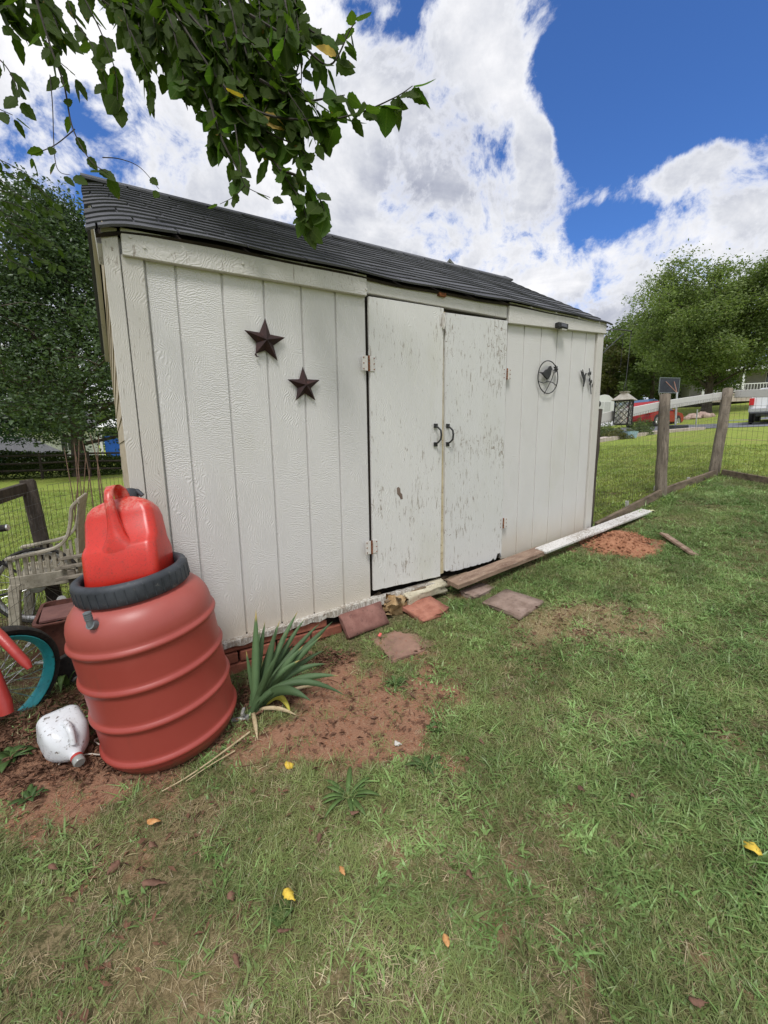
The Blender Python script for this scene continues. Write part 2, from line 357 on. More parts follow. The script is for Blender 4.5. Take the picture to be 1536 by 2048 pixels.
def shingle_mat():
    m, t, b = newmat('asphalt_shingle'); p = pos(t)
    g = t.noise(p, 420, 2, .5); n = t.noise(p, 5, 5, .6); r = t.n('ShaderNodeObjectInfo').outputs['Random']
    c = t.mix(g, (.032, .033, .038), (.165, .167, .18)); c = t.mix(t.m('MULTIPLY', t.sstep(n, .45, .75), .35), c, (.11, .11, .115))
    hs = t.n('ShaderNodeHueSaturation', ins={'Value': t.m('ADD', t.m('MULTIPLY', r, .45), .72), 'Color': c})
    t.set(b, 'Base Color', hs.outputs[0]); t.set(b, 'Roughness', .9); t.set(b, 'Specular IOR Level', .25); bump(t, b, g, .6, .003); return m
M_shing = shingle_mat()
M_rust = speck('rust', (.10, .035, .015), (.28, .10, .035), scale=60, rough=.9, bs=.5)
M_hinge = speck('painted_hinge', (.63, .61, .58), (.58, .555, .51), (.54, .46, .38), scale=26, bs=.4)
M_black = speck('black_iron', (.012, .012, .013), (.03, .03, .03), scale=40, rough=.5, bs=.2)
M_brick = speck('brick', (.20, .065, .04), (.34, .12, .075), (.13, .06, .05), scale=18, rough=.95, bs=.7, bscale=90, randv=.2)
M_stone = speck('ochre_stone', (.26, .15, .06), (.45, .32, .17), (.12, .07, .04), scale=14, rough=.95, bs=.9, bscale=40)
# ------------------------------------------------------------------ the shed
H1 = 2.429
def zb(x): return .404+.0465*x
shed = thing('garden_shed', 'cream painted wooden garden shed with dark shingle roof and double doors', 'shed', (1.6, 1.22, .4))
# sheathing behind the boards
sb = MB(); sb.prism([(-.25, zb(-.25)+.01), (1.0, zb(1)+.01), (1.0, 2.36), (-.25, 2.34)], .0090, .05).build('sheathing', M_side, shed)
MB().prism([(2.235, zb(2.3)+.01), (3.46, zb(3.46)+.01), (3.46, 2.45), (2.235, 2.38)], .0090, .05).build('sheathing', M_side, shed)
gr = [-.125, 0, .2032, .4064, .6096, .8128, 1.012]
def siding(x0, x1):
    ws = .0046; m = MB(); a, c_ = x0+ws, x1-ws; n = 6; pts = []
    for i in range(n+1):
        x = a+(c_-a)*i/n; pts.append((x, zb(x)+random.uniform(-.004, .004)))
    m.prism(pts+[(c_, 2.315+.033*c_), (a, 2.315+.033*a)], .0, .012); return m.build('siding_board', M_side, shed, bev=.0025)
for i in range(6): siding(gr[i], gr[i+1])
gr2 = [2.238]+[H1+.2032*k for k in range(5)]+[3.385]
for i in range(6): siding(gr2[i], gr2[i+1])
# corner boards
m = MB(); m.prism([(-.272, zb(-.27)-.01), (-.212, zb(-.2)), (-.216, 2.37), (-.276, 2.365)], -.018, .02); m.build('corner_board', M_corner, shed, bev=.003)
m = MB(); m.prism([(-.209, zb(-.2)), (-.128, zb(-.1)), (-.128, 2.285), (-.212, 2.27)], -.013, .012); m.build('corner_board', M_corner, shed, bev=.003)
m = MB(); m.prism([(3.389, zb(3.4)), (3.482, zb(3.48)), (3.482, 2.41), (3.389, 2.405)], -.018, .02); m.build('corner_board', M_corner, shed, bev=.003)
# fascia and door header
def zf(x): return 2.372+.031*x
m = MB(); m.prism([(-.205, 2.262), (1.006, 2.300), (1.006, zf(1)+.01), (-.205, zf(-.2)+.005)], -.030, -.001); m.build('fascia_board', M_trim, shed, bev=.003, label='long left fascia board with a nail head near its end')
m = MB(); m.prism([(1.012, 2.322), (2.212, 2.352), (2.212, zf(2.2)), (1.012, zf(1))], -.014, .04); m.build('door_header', M_trim, shed, bev=.003)
m = MB(); m.prism([(2.216, 2.315), (3.492, 2.398), (3.492, zf(3.5)+.01), (2.216, zf(2.2)+.02)], -.032, -.001); m.build('fascia_board', M_trim, shed, bev=.003, label='right fascia board streaked with grey drips')
for (x, z) in ((-.17, 2.34), (-.12, 2.31), (.3, 2.33), (1.0, 2.335)): MB().lathe([(.006, 0), (.006, .004)], 8, (x, -.031, z), (0, -1, 0)).build('nail_head', M_hinge, shed)
# side and back walls
def wall_prism(x0, x1):
    m = MB(); m.add([(x, y, z) for x in (x0, x1) for (y, z) in ((.055, .40+.04*x0), (2.42, .40+.04*x0), (2.42, 2.36), (1.22, 3.06+.03*x0), (.055, 2.32+.03*x0))],
          [(0, 1, 2, 3, 4), (9, 8, 7, 6, 5)]+[(i, i+5, (i+1) % 5+5, (i+1) % 5) for i in range(5)]); return m
wall_prism(-.262, -.20).build('side_wall', M_tan, shed); wall_prism(3.40, 3.462).build('side_wall', M_tan, shed)
m = MB(); m.b2((-.24, 2.36, .42), (3.44, 2.42, 2.36)); m.build('back_wall', M_tan, shed)
for s, xs in ((-1, -.264), (1, 3.464)):
    for k in range(17):
        z0 = .45+k*.115; m = MB(); x1 = xs+s*.004; x2 = xs+s*.009
        m.add([(xs, .03, z0), (x2, .03, z0), (x1, .03, z0+.113), (xs, .03, z0+.113), (xs, 2.43, z0), (x2, 2.43, z0), (x1, 2.43, z0+.113), (xs, 2.43, z0+.113)],
              [(0, 1, 2, 3), (7, 6, 5, 4), (0, 4, 5, 1), (1, 5, 6, 2), (2, 6, 7, 3), (3, 7, 4, 0)]); m.build('clapboard', M_tan, shed)
# near-black boards: shade under and between the doors put into their colour
m = MB(); m.b2((.98, .10, .34), (2.26, .14, .60)); m.build('floor_joist', M_dark, shed)
m = MB(); m.prism([(1.0, .50), (2.25, .53), (2.25, 2.345), (1.0, 2.315)], .012, .03); m.build('gap_shade_sheet', M_dark, shed)  # dark sheet painting the shade seen through the door gaps
m = MB(); m.prism([(1.588, .50), (1.632, .51), (1.624, 2.31), (1.592, 2.31)], -.004, .011); m.build('centre_stile', M_yellowed, shed)
# doors
def jag(x0, x1, z0, z1, n, amp, rot=None):
    o = []
    for i in range(n+1):
        f = i/n; x = x0+(x1-x0)*f; z = z0+(z1-z0)*f+random.uniform(0, amp)
        if rot: z += rot(f)*random.random()
        o.append((x, z))
    return o
dl = thing('door', None, None, (0, 0, 0)); dl.parent = shed; dl.location = Vector((1.02, -.02, .5))-shed.location
bpy.data.objects.remove(dl)
m = MB(); m.prism(jag(1.020, 1.587, .502, .492, 24, .004)+[(1.598, 2.326), (1.022, 2.304)], -.020, -.001)
doorL = m.build('door', M_door, shed, bev=.002, label='left door with a bare brown patch low down')
m = MB(); m.prism(jag(1.628, 2.222, .506, .522, 40, .006, lambda f: .05 if f > .8 else (.02 if f < .1 else 0))+[(2.206, 2.330), (1.608, 2.300)], -.026, -.003)
doorR = m.build('door', M_door2, shed, bev=.002, label='right door with scuffed paint and rotten bottom corner')
# bare patch on the left door: a chip lost from the top veneer
m = MB(); m.prism([(1.208, 1.165), (1.222, 1.172), (1.236, 1.160), (1.238, 1.135), (1.252, 1.120), (1.256, 1.090), (1.240, 1.088), (1.228, 1.110), (1.212, 1.125)], -.0215, -.0195)
m.build('bare_wood_chip', speck('bare_wood', (.12, .08, .06), (.20, .15, .12), scale=40, scl=(1, 1, .2)), shed)
def hinge(x, z, door, sc=1.):
    m = MB()
    for s in (-1, 1):
        cx = x+s*.026*sc; m.box((cx, -.0225-(.006 if (s > 0) == (door is doorR) else 0), z), (.019*sc, .0012, .043*sc))
    h = m.build('hinge', M_hinge, door, bev=.0015)
    k = MB()
    for i in range(5): k.lathe([(.0055, 0), (.0055, .016*sc)], 8, (x, -.031, z-.045*sc+i*.0185*sc))
    k.build('hinge_pin', M_rust, door)
    k = MB()
    for s in (-1, 1):
        for dz in (-.032, 0, .032): k.lathe([(.0045, 0), (.003, .002)], 6, (x+s*.036*sc, -.031, z+dz*sc), (0, -1, 0))
    k.build('hinge_screws', M_rust, door, kind='stuff')
hinge(1.010, 1.925, doorL); hinge(1.006, .80, doorL); hinge(2.214, 1.955, doorR, .9); hinge(2.228, .815, doorR, .9)
for (x, d) in ((1.533, doorL), (1.640, doorR)):
    z = 1.505; m = MB(); y0 = -.028
    for s in (-1, 1): m.box((x-.004, y0, z+s*.062), (.015, .003, .014))
    m.tube([(x-.006, y0, z+.058), (x-.002, y0-.022, z+.05), (x+.010, y0-.036, z+.030), (x+.013, y0-.038, z), (x+.010, y0-.036, z-.030), (x-.002, y0-.022, z-.05), (x-.006, y0, z-.058)], [.006, .006, .0065, .007, .0065, .006, .006], 8)
    m.build('handle', M_black, d, smooth=True)
m = MB(); m.box((1.585, -.030, 2.245), (.005, .006, .045)); m.tube([(1.585, -.035, 2.29), (1.590, -.045, 2.24), (1.582, -.04, 2.19)], .004, 6); m.build('latch', M_hinge, doorL)
m = MB(); m.box((1.575, -.022, 2.405), (.03, .012, .012)); m.build('turn_button', M_rust, shed)
# roof: every tab shingle is a piece
RX0, RX1 = -.325, 3.545
def roofpt(x, q, lift=0.):
    """x along the ridge, q 0 at the eave to 1 at the ridge, lift off the deck"""
    e = np.array((x, -.044, zf(x)+.006)); rd = np.array((x, 1.22, 3.135+.033*x)); n = np.array((0, -.52, .854))
    p = e+(rd-e)*q; s = .010*math.sin(x*3.1+.6)*(1-q)+.006*math.sin(x*9+q*7)*(1-q)
    dr = max(0, -.13-x); p = p+n*(lift+s*.6); p[2] -= dr*dr*1.3*(1-.4*q)
    dr = max(0, x-3.42); p[2] -= dr*dr*1.2
    return p
roof = MB(); nx = 40
top = [[roofpt(RX0+.03+(RX1-RX0-.06)*i/nx, q, -.012) for q in (0, .33, .66, 1)] for i in range(nx+1)]
bot = [[p+np.array((0, .012, -.010)) for p in r_] for r_ in top]
vs = [p for r_ in top for p in r_]+[p for r_ in bot for p in r_]; k = len(vs)//2
fs = [(i*4+j, (i+1)*4+j, (i+1)*4+j+1, i*4+j+1) for i in range(nx) for j in range(3)]+[(k+i*4+j+1, k+(i+1)*4+j+1, k+(i+1)*4+j, k+i*4+j) for i in range(nx) for j in range(3)]
fs += [(i*4, k+i*4, k+(i+1)*4, (i+1)*4) for i in range(nx)]+[(i*4+3, (i+1)*4+3, k+(i+1)*4+3, k+i*4+3) for i in range(nx)]+[(j, j+1, k+j+1, k+j) for j in range(3)]+[(nx*4+j+1, nx*4+j, k+nx*4+j, k+nx*4+j+1) for j in range(3)]
roof.add(vs, fs); roofo = roof.build('roof', M_dark, shed)
m = MB(); y1 = 2.55
m.add([(RX0, 1.22, 3.118), (RX1, 1.22, 3.245), (RX1, y1, 2.43), (RX0, y1, 2.33), (RX0, 1.22, 3.10), (RX1, 1.22, 3.225), (RX1, y1, 2.41), (RX0, y1, 2.31)], [(0, 1, 2, 3), (7, 6, 5, 4), (0, 4, 5, 1), (1, 5, 6, 2), (2, 6, 7, 3), (3, 7, 4, 0)]); m.build('back_roof', M_shing, shed)
m = MB(); m.beam((-.287, 1.22, 3.05), (-.287, 2.5, 2.28), .03, .12); m.beam((-.283, .02, 2.265), (-.283, 1.22, 3.01), .02, .08); m.build('rake_board', M_corner, shed)
NC = 13
for c_ in range(NC):
    q0 = c_/NC-.006; q1 = q0+1.75/NC; off = (c_ % 2)*.15-.02+random.uniform(-.02, .02)+(c_//2 % 2)*.05; x = RX0-off if off < .3 else RX0
    x = RX0-((off+.3) % .3)
    while x < RX1:
        a = max(x+.006, RX0-.004+random.uniform(0, .006)); e = min(x+.302, RX1+random.uniform(-.005, .005))
        if e-a > .03:
            nn = 6; dz = random.uniform(0, .0014); m = MB(); cur = random.uniform(0, .0012); vs = []
            for i in range(nn+1):
                xx = a+(e-a)*i/nn; lo = cur*abs(2*i/nn-1)**2
                vs += [roofpt(xx, q0, .017+dz+lo), roofpt(xx, min(q1, 1.0), .004), roofpt(xx, q0, .0065+dz+lo), roofpt(xx, min(q1, 1.0), -.002)]
            fs = []
            for i in range(nn):
                p_ = i*4; r_ = p_+4; fs += [(p_, r_, r_+1, p_+1), (p_+2, p_+3, r_+3, r_+2), (p_, p_+2, r_+2, r_), (p_+1, r_+1, r_+3, p_+3)]
            fs += [(0, 1, 3, 2), (nn*4, nn*4+2, nn*4+3, nn*4+1)]
            m.add(vs, fs); m.build('shingle', M_shing, roofo)
        x += .305
x = RX0
while x < RX1:
    m = MB(); e = min(x+.25, RX1+.01); rz = 3.162+.033*x; m.add([(x, 1.10, rz-.066), (e, 1.10, rz-.060), (e, 1.22, rz+.012), (x, 1.22, rz+.004), (e, 1.34, rz-.06), (x, 1.34, rz-.066), (x, 1.10, rz-.078), (e, 1.10, rz-.075), (e, 1.34, rz-.075), (x, 1.34, rz-.078)],
        [(0, 1, 2, 3), (3, 2, 4, 5), (6, 7, 1, 0), (7, 8, 4, 2, 1), (8, 9, 5, 4), (9, 6, 0, 3, 5), (6, 9, 8, 7)]); m.build('ridge_shingle', M_shing, roofo); x += .24
# sill strip, bricks and stones under the front wall
def sillz(x): return zb(x)
n = 30; top = []; bo = []
for i in range(n+1):
    x = .02+1.5*i/n; top.append((x, sillz(x)+.006+random.uniform(-.004, .003)-(.03 if x > 1.0 else 0)*(x-1))); bo.append((x, sillz(x)-.030+random.uniform(-.008, .008)-.02*(x > 1.05)))
m = MB(); m.prism(top+bo[::-1], -.045, .005); m.build('sill_board', M_peelw, shed, label='rotten sill board shedding its white paint')
m = MB()
for i in range(26):
    x = random.uniform(1.0, 1.9); z = random.uniform(.405, .445)+.03*(x-1); a = random.uniform(-.3, .3)
    m.beam((x, random.uniform(-.06, .06), z), (x+random.uniform(.06, .2), random.uniform(-.06, .06), z+a*.08), random.uniform(.008, .03), random.uniform(.004, .010))
m.build('rotten_splinters', M_rot, shed, kind='stuff')
m = MB(); m.b2((.1, .02, .25), (3.4, .09, .43)); m.build('floor_beam', M_dark, shed)
br = None
for row in range(3):
    for k in range(5):
        x0 = -.16+k*.212+(row % 2)*.1; z0 = .215+row*.066
        if x0+.2 > .88: continue
        zt = min(z0+.058, sillz(x0)-.035)
        if zt-z0 < .02: continue
        me_ = MB().b2((x0, -.028+random.uniform(-.006, .004), z0), (x0+.2, .02, zt)).build('brick', M_brick, shed, bev=.005)
def rockslab(name, label, cat, c, size, rx, ry, rz, mat_, jit=.008, bev=.008, group=None):
    me_ = bpy.data.meshes.new(name); bm = bmesh.new(); bmesh.ops.create_cube(bm, size=1)
    bmesh.ops.subdivide_edges(bm, edges=bm.edges, cuts=3, use_grid_fill=True)
    rs = random.Random(hash(name+label) % 1000 if False else int(abs(c[0]*977)+abs(c[1]*331)))
    for v in bm.verts:
        v.co = Vector((v.co.x*size[0], v.co.y*size[1], v.co.z*size[2])); e_ = jit*(1.6 if abs(abs(v.co.x)-size[0]/2) < 1e-4 or abs(abs(v.co.y)-size[1]/2) < 1e-4 else .45)
        v.co += Vector((rs.uniform(-e_, e_), rs.uniform(-e_, e_), rs.uniform(-jit, jit)*.45))
    ed = [e for e in bm.edges if len(e.link_faces) == 2 and e.calc_face_angle(0) > .9]; bmesh.ops.bevel(bm, geom=ed, offset=bev, segments=2, affect='EDGES', clamp_overlap=True)
    for f in bm.faces: f.smooth = True
    bm.to_mesh(me_); bm.free(); me_.materials.append(mat_)
    o = bpy.data.objects.new(name, me_); COL.objects.link(o); o.location = V(c); o.rotation_euler = (rad(rx), rad(ry), rad(rz)); return tag(o, label, cat, group)
M_pred = speck('red_paver', (.27, .10, .065), (.40, .175, .12), (.20, .09, .07), scale=16, rough=.95, bs=.6, bscale=120)
M_pgrey = speck('grey_pink_paver', (.19, .13, .10), (.30, .22, .18), (.12, .085, .07), scale=14, rough=.95, bs=.6, bscale=120)
M_pmaroon = speck('maroon_block', (.17, .075, .06), (.26, .13, .105), (.11, .06, .05), scale=14, rough=.95, bs=.5, bscale=120)
M_block = speck('weathered_block', (.42, .38, .27), (.58, .53, .40), (.20, .15, .10), scale=12, rough=.95, bs=.9, bscale=40)
def onp(u, v, dz=0): p_ = on_ground(u, v); p_[2] = G(p_[0], p_[1])+dz; return p_
rockslab('concrete_block', 'maroon concrete block leaning on edge against the shed sill', 'block', (.905, -.085, .355), (.30, .05, .15), -38, -3, 3, M_pmaroon, .003, .006)
rockslab('stone', 'ochre rounded stone wedged beside the leaning maroon block', 'stone', (1.165, -.045, .385), (.13, .09, .12), 10, 15, 10, M_stone, .02, .03)
rockslab('concrete_block', 'yellowed flaking block lying below the meeting of the doors', 'block', (1.42, -.03, .415), (.36, .10, .085), 6, -4, 3, M_block, .008, .010)
p_ = onp(848, 1224, .02); rockslab('paver', 'bright red paver tilted by the yellowed block', 'paver', p_, (.25, .25, .04), 8, -5, 2, M_pred, .007, .006)
p_ = onp(808, 1279, -.001); rockslab('paver', 'dirt covered brown paver sunk in the bare soil', 'paver', p_, (.34, .30, .035), 3, -3, -4, speck('sunk_paver', (.20, .12, .09), (.30, .18, .13), (.24, .10, .055), scale=9, rough=.95, bs=.6, bscale=110), .006, .006)
p_ = onp(1026, 1209, .015); rockslab('paver', 'square grey pink paver lying alone in the grass', 'paver', p_, (.29, .29, .04), 2, -4, 8, M_pgrey, .003, .006)
p_ = onp(955, 1181, .01); rockslab('paver', 'small grey paver poking out under the brown board', 'paver', p_, (.26, .14, .04), 0, 0, 8, M_pgrey, .005, .006)
# two boards lying along the foot of the wall
def plank(name, label, cat, a, b_, wd, th, mat_, roll=0):
    a = np.array(a, float); b_ = np.array(b_, float); d = (b_-a); L = np.linalg.norm(d); d /= L; sd_ = np.cross(d, (0, 0, 1)); sd_ /= np.linalg.norm(sd_); u2 = np.cross(sd_, d)
    c_, s_ = math.cos(roll), math.sin(roll); sd2 = sd_*c_+u2*s_; u3 = u2*c_-sd_*s_
    m = MB(); n = 12; vs = []
    for i in range(n+1):
        p = a+d*L*i/n; e = [random.uniform(-.0015, .0015) for _ in range(4)]
        vs += [p+sd2*(-wd/2+e[0])+u3*(-th/2), p+sd2*(wd/2+e[1])+u3*(-th/2), p+sd2*(wd/2+e[2])+u3*(th/2), p+sd2*(-wd/2+e[3])+u3*(th/2)]
    m.loft([vs[i*4:i*4+4] for i in range(n+1)])
    ctr = (a+b_)/2; o = m.build(name, mat_, None, bev=.003); 
    for v in o.data.vertices: v.co -= V(ctr)
    o.location = V(ctr); return tag(o, label, cat)
M_brownb = speck('weathered_brown_wood', (.16, .10, .07), (.30, .21, .15), (.42, .34, .27), scale=22, rough=.9, bs=.6, bscale=80, scl=(.25, 1.4, 1))
M_whiteb = paint('white_board_paint', (.64, .62, .59), .35, peel=.09, stretch=(.2, 1, 1), swirl=False)
plank('board', 'bare brown board lying at the foot of the right door', 'board', (1.60, -.135, .462), (2.62, -.115, .553), .115, .036, M_brownb, -.08)
plank('board', 'white painted board with worn paint lying past the shed corner', 'board', (2.56, -.14, .560), (4.36, -.10, .715), .11, .022, M_whiteb, -.1)
# decorations fixed on the front
def star(name, label, x, z, R, rot, bent=False):
    st = thing(name, label, 'wall star', (x, -.012, z)); M = M_star
    out = []
    for k in range(10):
        a = rad(90+rot+36*k); r_ = R if k % 2 == 0 else R*.42
        px, pz = x-math.cos(a)*r_, z+math.sin(a)*r_
        if bent and k == 6: px, pz = x-math.cos(a)*r_*.78, z+math.sin(a)*r_*.80
        out.append((px, -.016 if k % 2 == 0 else -.010, pz))
    vs = [(x, -.016-R*.28, z), (x, -.004, z)]+out; fs = []
    for k in range(10): fs += [(0, 2+k, 2+(k+1) % 10), (1, 2+(k+1) % 10, 2+k)]
    MB().add(vs, fs).build('star_body', M, st)
    MB().tube([(x, -.02, z+R*.55), (x, .0, z+R*.55)], .003, 6).build('hanging_nail', M_rust, st)
    if bent:
        a = out[6]; MB().tube([(a[0], a[1], a[2]), (a[0]+.006, a[1]-.004, a[2]-.014), (a[0]+.018, a[1]-.006, a[2]-.010)], [.006, .004, .001], 6).build('bent_tip', M, st)
M_star = speck('rusty_brown_metal', (.022, .012, .012), (.048, .022, .021), (.085, .03, .02), scale=16, rough=.6, bs=.3, metal=.3)
star('wall_star', 'upper rusty metal barn star with one bent tip on the cream siding', .395, 1.985, .112, 3, True)
star('wall_star', 'lower right rusty metal barn star with five straight tips', .600, 1.775, .100, -3)
ring = thing('bird_ring_ornament', 'round black wire ornament with a bird and a flower on the siding', 'wall ornament', (2.712, -.02, 1.968))
cx, cz = 2.712, 1.968; R = .128
MB().tube([(cx+R*math.cos(a), -.022, cz+R*math.sin(a)) for a in np.linspace(0, 2*math.pi, 41)], .0042, 6, caps=False).build('ring', M_black, ring, smooth=True)
m = MB(); m.prism([(cx-.125, cz+.03), (cx-.09, cz+.032), (cx-.07, cz+.035), (cx-.045, cz+.055), (cx-.02, cz+.062), (cx+.0, cz+.085), (cx+.018, cz+.09), (cx+.03, cz+.072), (cx+.04, cz+.065), (cx+.028, cz+.055), (cx+.022, cz+.02), (cx+.0, cz-.012), (cx-.025, cz-.02), (cx-.06, cz+.0), (cx-.09, cz+.02)], -.034, -.022)
m.build('bird', M_black, ring, bev=.003)
m = MB(); m.tube([(cx-.03, -.026, cz-.01), (cx-.024, -.026, cz-.04)], .0025, 5); m.tube([(cx-.01, -.026, cz-.015), (cx-.006, -.026, cz-.04)], .0025, 5); m.build('bird_legs', M_black, ring)
m = MB(); m.tube([(cx-.12, -.024, cz-.042), (cx-.06, -.026, cz-.05), (cx, -.026, cz-.034), (cx+.06, -.026, cz-.038), (cx+.115, -.024, cz-.062)], .0032, 6); m.tube([(cx-.045, -.024, cz-.135), (cx, -.026, cz-.075), (cx+.045, -.026, cz-.01), (cx+.07, -.027, cz+.05)], .0032, 6); m.build('branch', M_black, ring, smooth=True)
fl = (cx+.078, -.03, cz+.068); m = MB()
for k in range(7):
    a = 2*math.pi*k/7; d = np.array((math.cos(a), 0, math.sin(a))); e = np.array((-math.sin(a), 0, math.cos(a))); c_ = np.array(fl)
    m.add([c_, c_+d*.022+e*.009+(0, -.008, 0), c_+d*.036+(0, -.002, 0), c_+d*.022-e*.009+(0, -.008, 0), c_+(0, .004, 0)], [(0, 1, 2, 3), (4, 3, 2, 1), (0, 4, 1), (0, 3, 4)])
m.ball(fl, .010, 8, 5); m.build('flower', M_black, ring)
hb = thing('hummingbird_ornament', 'small dark metal hummingbird and twig ornament beside the corner board', 'wall ornament', (3.24, -.02, 1.98)); hx, hz = 3.215, 1.985
m = MB(); m.prism([(hx+.028, hz+.052), (hx+.015, hz+.056), (hx+.008, hz+.046), (hx-.002, hz+.03), (hx-.035, hz+.085), (hx-.03, hz+.05), (hx-.06, hz+.075), (hx-.045, hz+.04), (hx-.014, hz+.0), (hx-.006, hz-.03), (hx-.012, hz-.06), (hx-.002, hz-.063), (hx+.008, hz-.03), (hx+.016, hz+.0), (hx+.016, hz+.03)], -.026, -.018); m.build('bird', M_black, hb, bev=.002)
m = MB(); m.tube([(hx+.024, -.022, hz+.052), (hx+.055, -.022, hz+.048)], [.003, .0012], 5); m.build('beak', M_black, hb)
m = MB(); m.tube([(hx+.065, -.022, hz+.10), (hx+.082, -.022, hz+.03), (hx+.10, -.022, hz-.03), (hx+.118, -.022, hz-.12)], .004, 6)
for (a, c_, s_) in ((.058, .05, 1), (.09, .06, -1), (.075, .0, 1), (.11, -.01, -1), (.085, -.03, 1), (.125, -.045, -1)): m.ball((hx+a, -.023, hz+c_), (.010, .003, .018), 6, 4)
m.build('twig', M_black, hb)
lm = thing('solar_light', 'small black plastic solar light box fixed to the right fascia', 'light', (2.812, -.05, 2.36))
m = MB(); m.box((2.812, -.052, 2.368), (.062, .020, .020)); m.build('housing', M_black, lm, bev=.004)
m = MB(); m.box((2.812, -.0735, 2.369), (.035, .002, .011)); m.build('panel', speck('solar_glass', (.05, .05, .06), (.10, .10, .11), rough=.2), lm)
m = MB(); m.box((2.83, -.055, 2.342), (.03, .012, .005)); m.build('sensor', M_hinge, lm)
# ------------------------------------------------------------------ fences
M_post = speck('weathered_post', (.10, .08, .06), (.24, .20, .155), (.05, .04, .035), scale=16, rough=.95, bs=.8, bscale=60, scl=(1.2, 1.2, .15))
M_postd = speck('dark_wet_post', (.028, .022, .018), (.075, .060, .048), (.13, .11, .09), scale=16, rough=.95, bs=.8, bscale=60, scl=(1.2, 1.2, .15))  # darker copy of the weathered post wood
M_rail = paint('rail_paint', (.60, .585, .56), .15, swirl=False, peel=.01)
M_timber = speck('base_timber', (.07, .052, .036), (.19, .145, .10), (.06, .045, .03), scale=14, rough=.95, bs=.7, scl=(.3, 1, 1))
M_wire = speck('galvanised_wire', (.05, .05, .045), (.12, .11, .10), scale=60, rough=.6, metal=.6)
def post(name, a, b_, r, mat_, parent, sides=10, label=None, square=False):
    a = np.array(a, float); b_ = np.array(b_, float)
    if square:
        m = MB(); m.beam(a, b_, r*2, r*2, (0, 1, 0)); return m.build(name, mat_, parent, label=label, bev=.006)
    m = MB(); n = 7; pts = [a+(b_-a)*i/n+np.array((random.uniform(-.004, .004), random.uniform(-.004, .004), 0)) for i in range(n+1)]
    m.tube(pts, [r*(1.06-.08*i/n+random.uniform(-.03, .03)) for i in range(n+1)], sides); return m.build(name, mat_, parent, label=label, smooth=True, bev=.004)
def wire_panel(a, b_, h, dx, dz, parent, r=.0011, z0=.02, sag=.004):
    a = np.array(a, float); b_ = np.array(b_, float); L = np.linalg.norm((b_-a)[:2]); n = max(2, int(L/dx)); m = MB()
    for i in range(n+1):
        f = i/n; p = a+(b_-a)*f; w_ = [np.array((random.uniform(-sag, sag), random.uniform(-sag, sag), 0)) for _ in range(4)]
        m.tube([p+np.array((0, 0, z0+h*k/3))+w_[k] for k in range(4)], r, 3, caps=False)
    k = int(h/dz)
    for j in range(k+1):
        m.tube([a+(b_-a)*f+np.array((random.uniform(-sag, sag), random.uniform(-sag, sag), z0+h*j/k+random.uniform(-sag, sag)*.6)) for f in np.linspace(0, 1, 7)], r, 3, caps=False)
    return m.build('wire_mesh', M_wire, parent, kind='stuff')
P1a, P1b = np.array((3.535, .045, G(3.5, .04)-.1)), np.array((3.595, .055, 1.75))
P2a, P2b = W(1321, 992, 4.8), W(1330, 789, 4.8); P2a[2] -= .05
P3a, P3b = W(1427, 952, 5.6), W(1456, 778, 5.6); P3a[2] -= .05
P4a = np.array((5.62, -2.5, gz(5.6, -2.5)-.05)); P4b = P4a+np.array((.05, 0, 1.25))
fr = thing('wire_fence', 'yard fence of round leaning posts, white top rail and wire mesh right of the shed', 'fence', (4.9, .05, .8))
post('post', P1a, P1b, .036, M_postd, fr, label='dark thin post against the shed corner')
post('post', P2a, P2b, .058, M_post, fr); post('post', P3a, P3b, .062, M_post, fr); post('post', P4a, P4b, .06, M_post, fr)
def rail(a, b_, hg=.10, th=.022, m_=M_rail, nm='rail'):
    m = MB(); m.beam(a, b_, th, hg); return m.build(nm, m_, fr, bev=.003)
rail(P1b+(.0, .045, -.10), P2b+(-.02, .045, -.13)); rail(P2b+(.02, -.03, -.115), P3b+(-.06, .05, -.09)); rail(P3b+(.05, -.07, -.07), P4b+(.05, 0, -.06))
def tim(a, b_): m = MB(); m.beam(a, b_, .035, .095); m.build('base_timber', M_timber, fr, bev=.006)
tim((3.60, .00, G(3.6, 0)+.03), P2a+(-.05, -.02, .085)); tim(P2a+(.05, 0, .095), P3a+(-.03, -.02, .085)); tim(P3a+(.02, -.08, .095), P4a+(0, .1, .10))
def gpt(p, dy=0): return np.array((p[0], p[1]+dy, float(gz(p[0], p[1]))))
wire_panel((3.58, .02, G(3.58, 0)), gpt(P2a, .02), 1.02, .027, .052, fr, .0010)
wire_panel(gpt(P2a, .02), gpt(P3a, .02), 1.02, .027, .052, fr, .0010)
wire_panel(gpt(P3a), gpt(P4a), 1.02, .058, .10, fr, .0013)
for (u, v, lb) in ((1253, 1016, 'short white stake at the fence foot nearest the shed'), (1310, 985, 'pale stub at the foot of the first round fence post'), (1376, 967, 'small white stake between the two round fence posts')):
    p_ = on_ground(u, v); tag(MB().box(p_+(0, 0, .03), (.014, .014, .05)).build('stake', M_rail, None, bev=.003), lb, 'stake', 'white stakes at the fence foot')
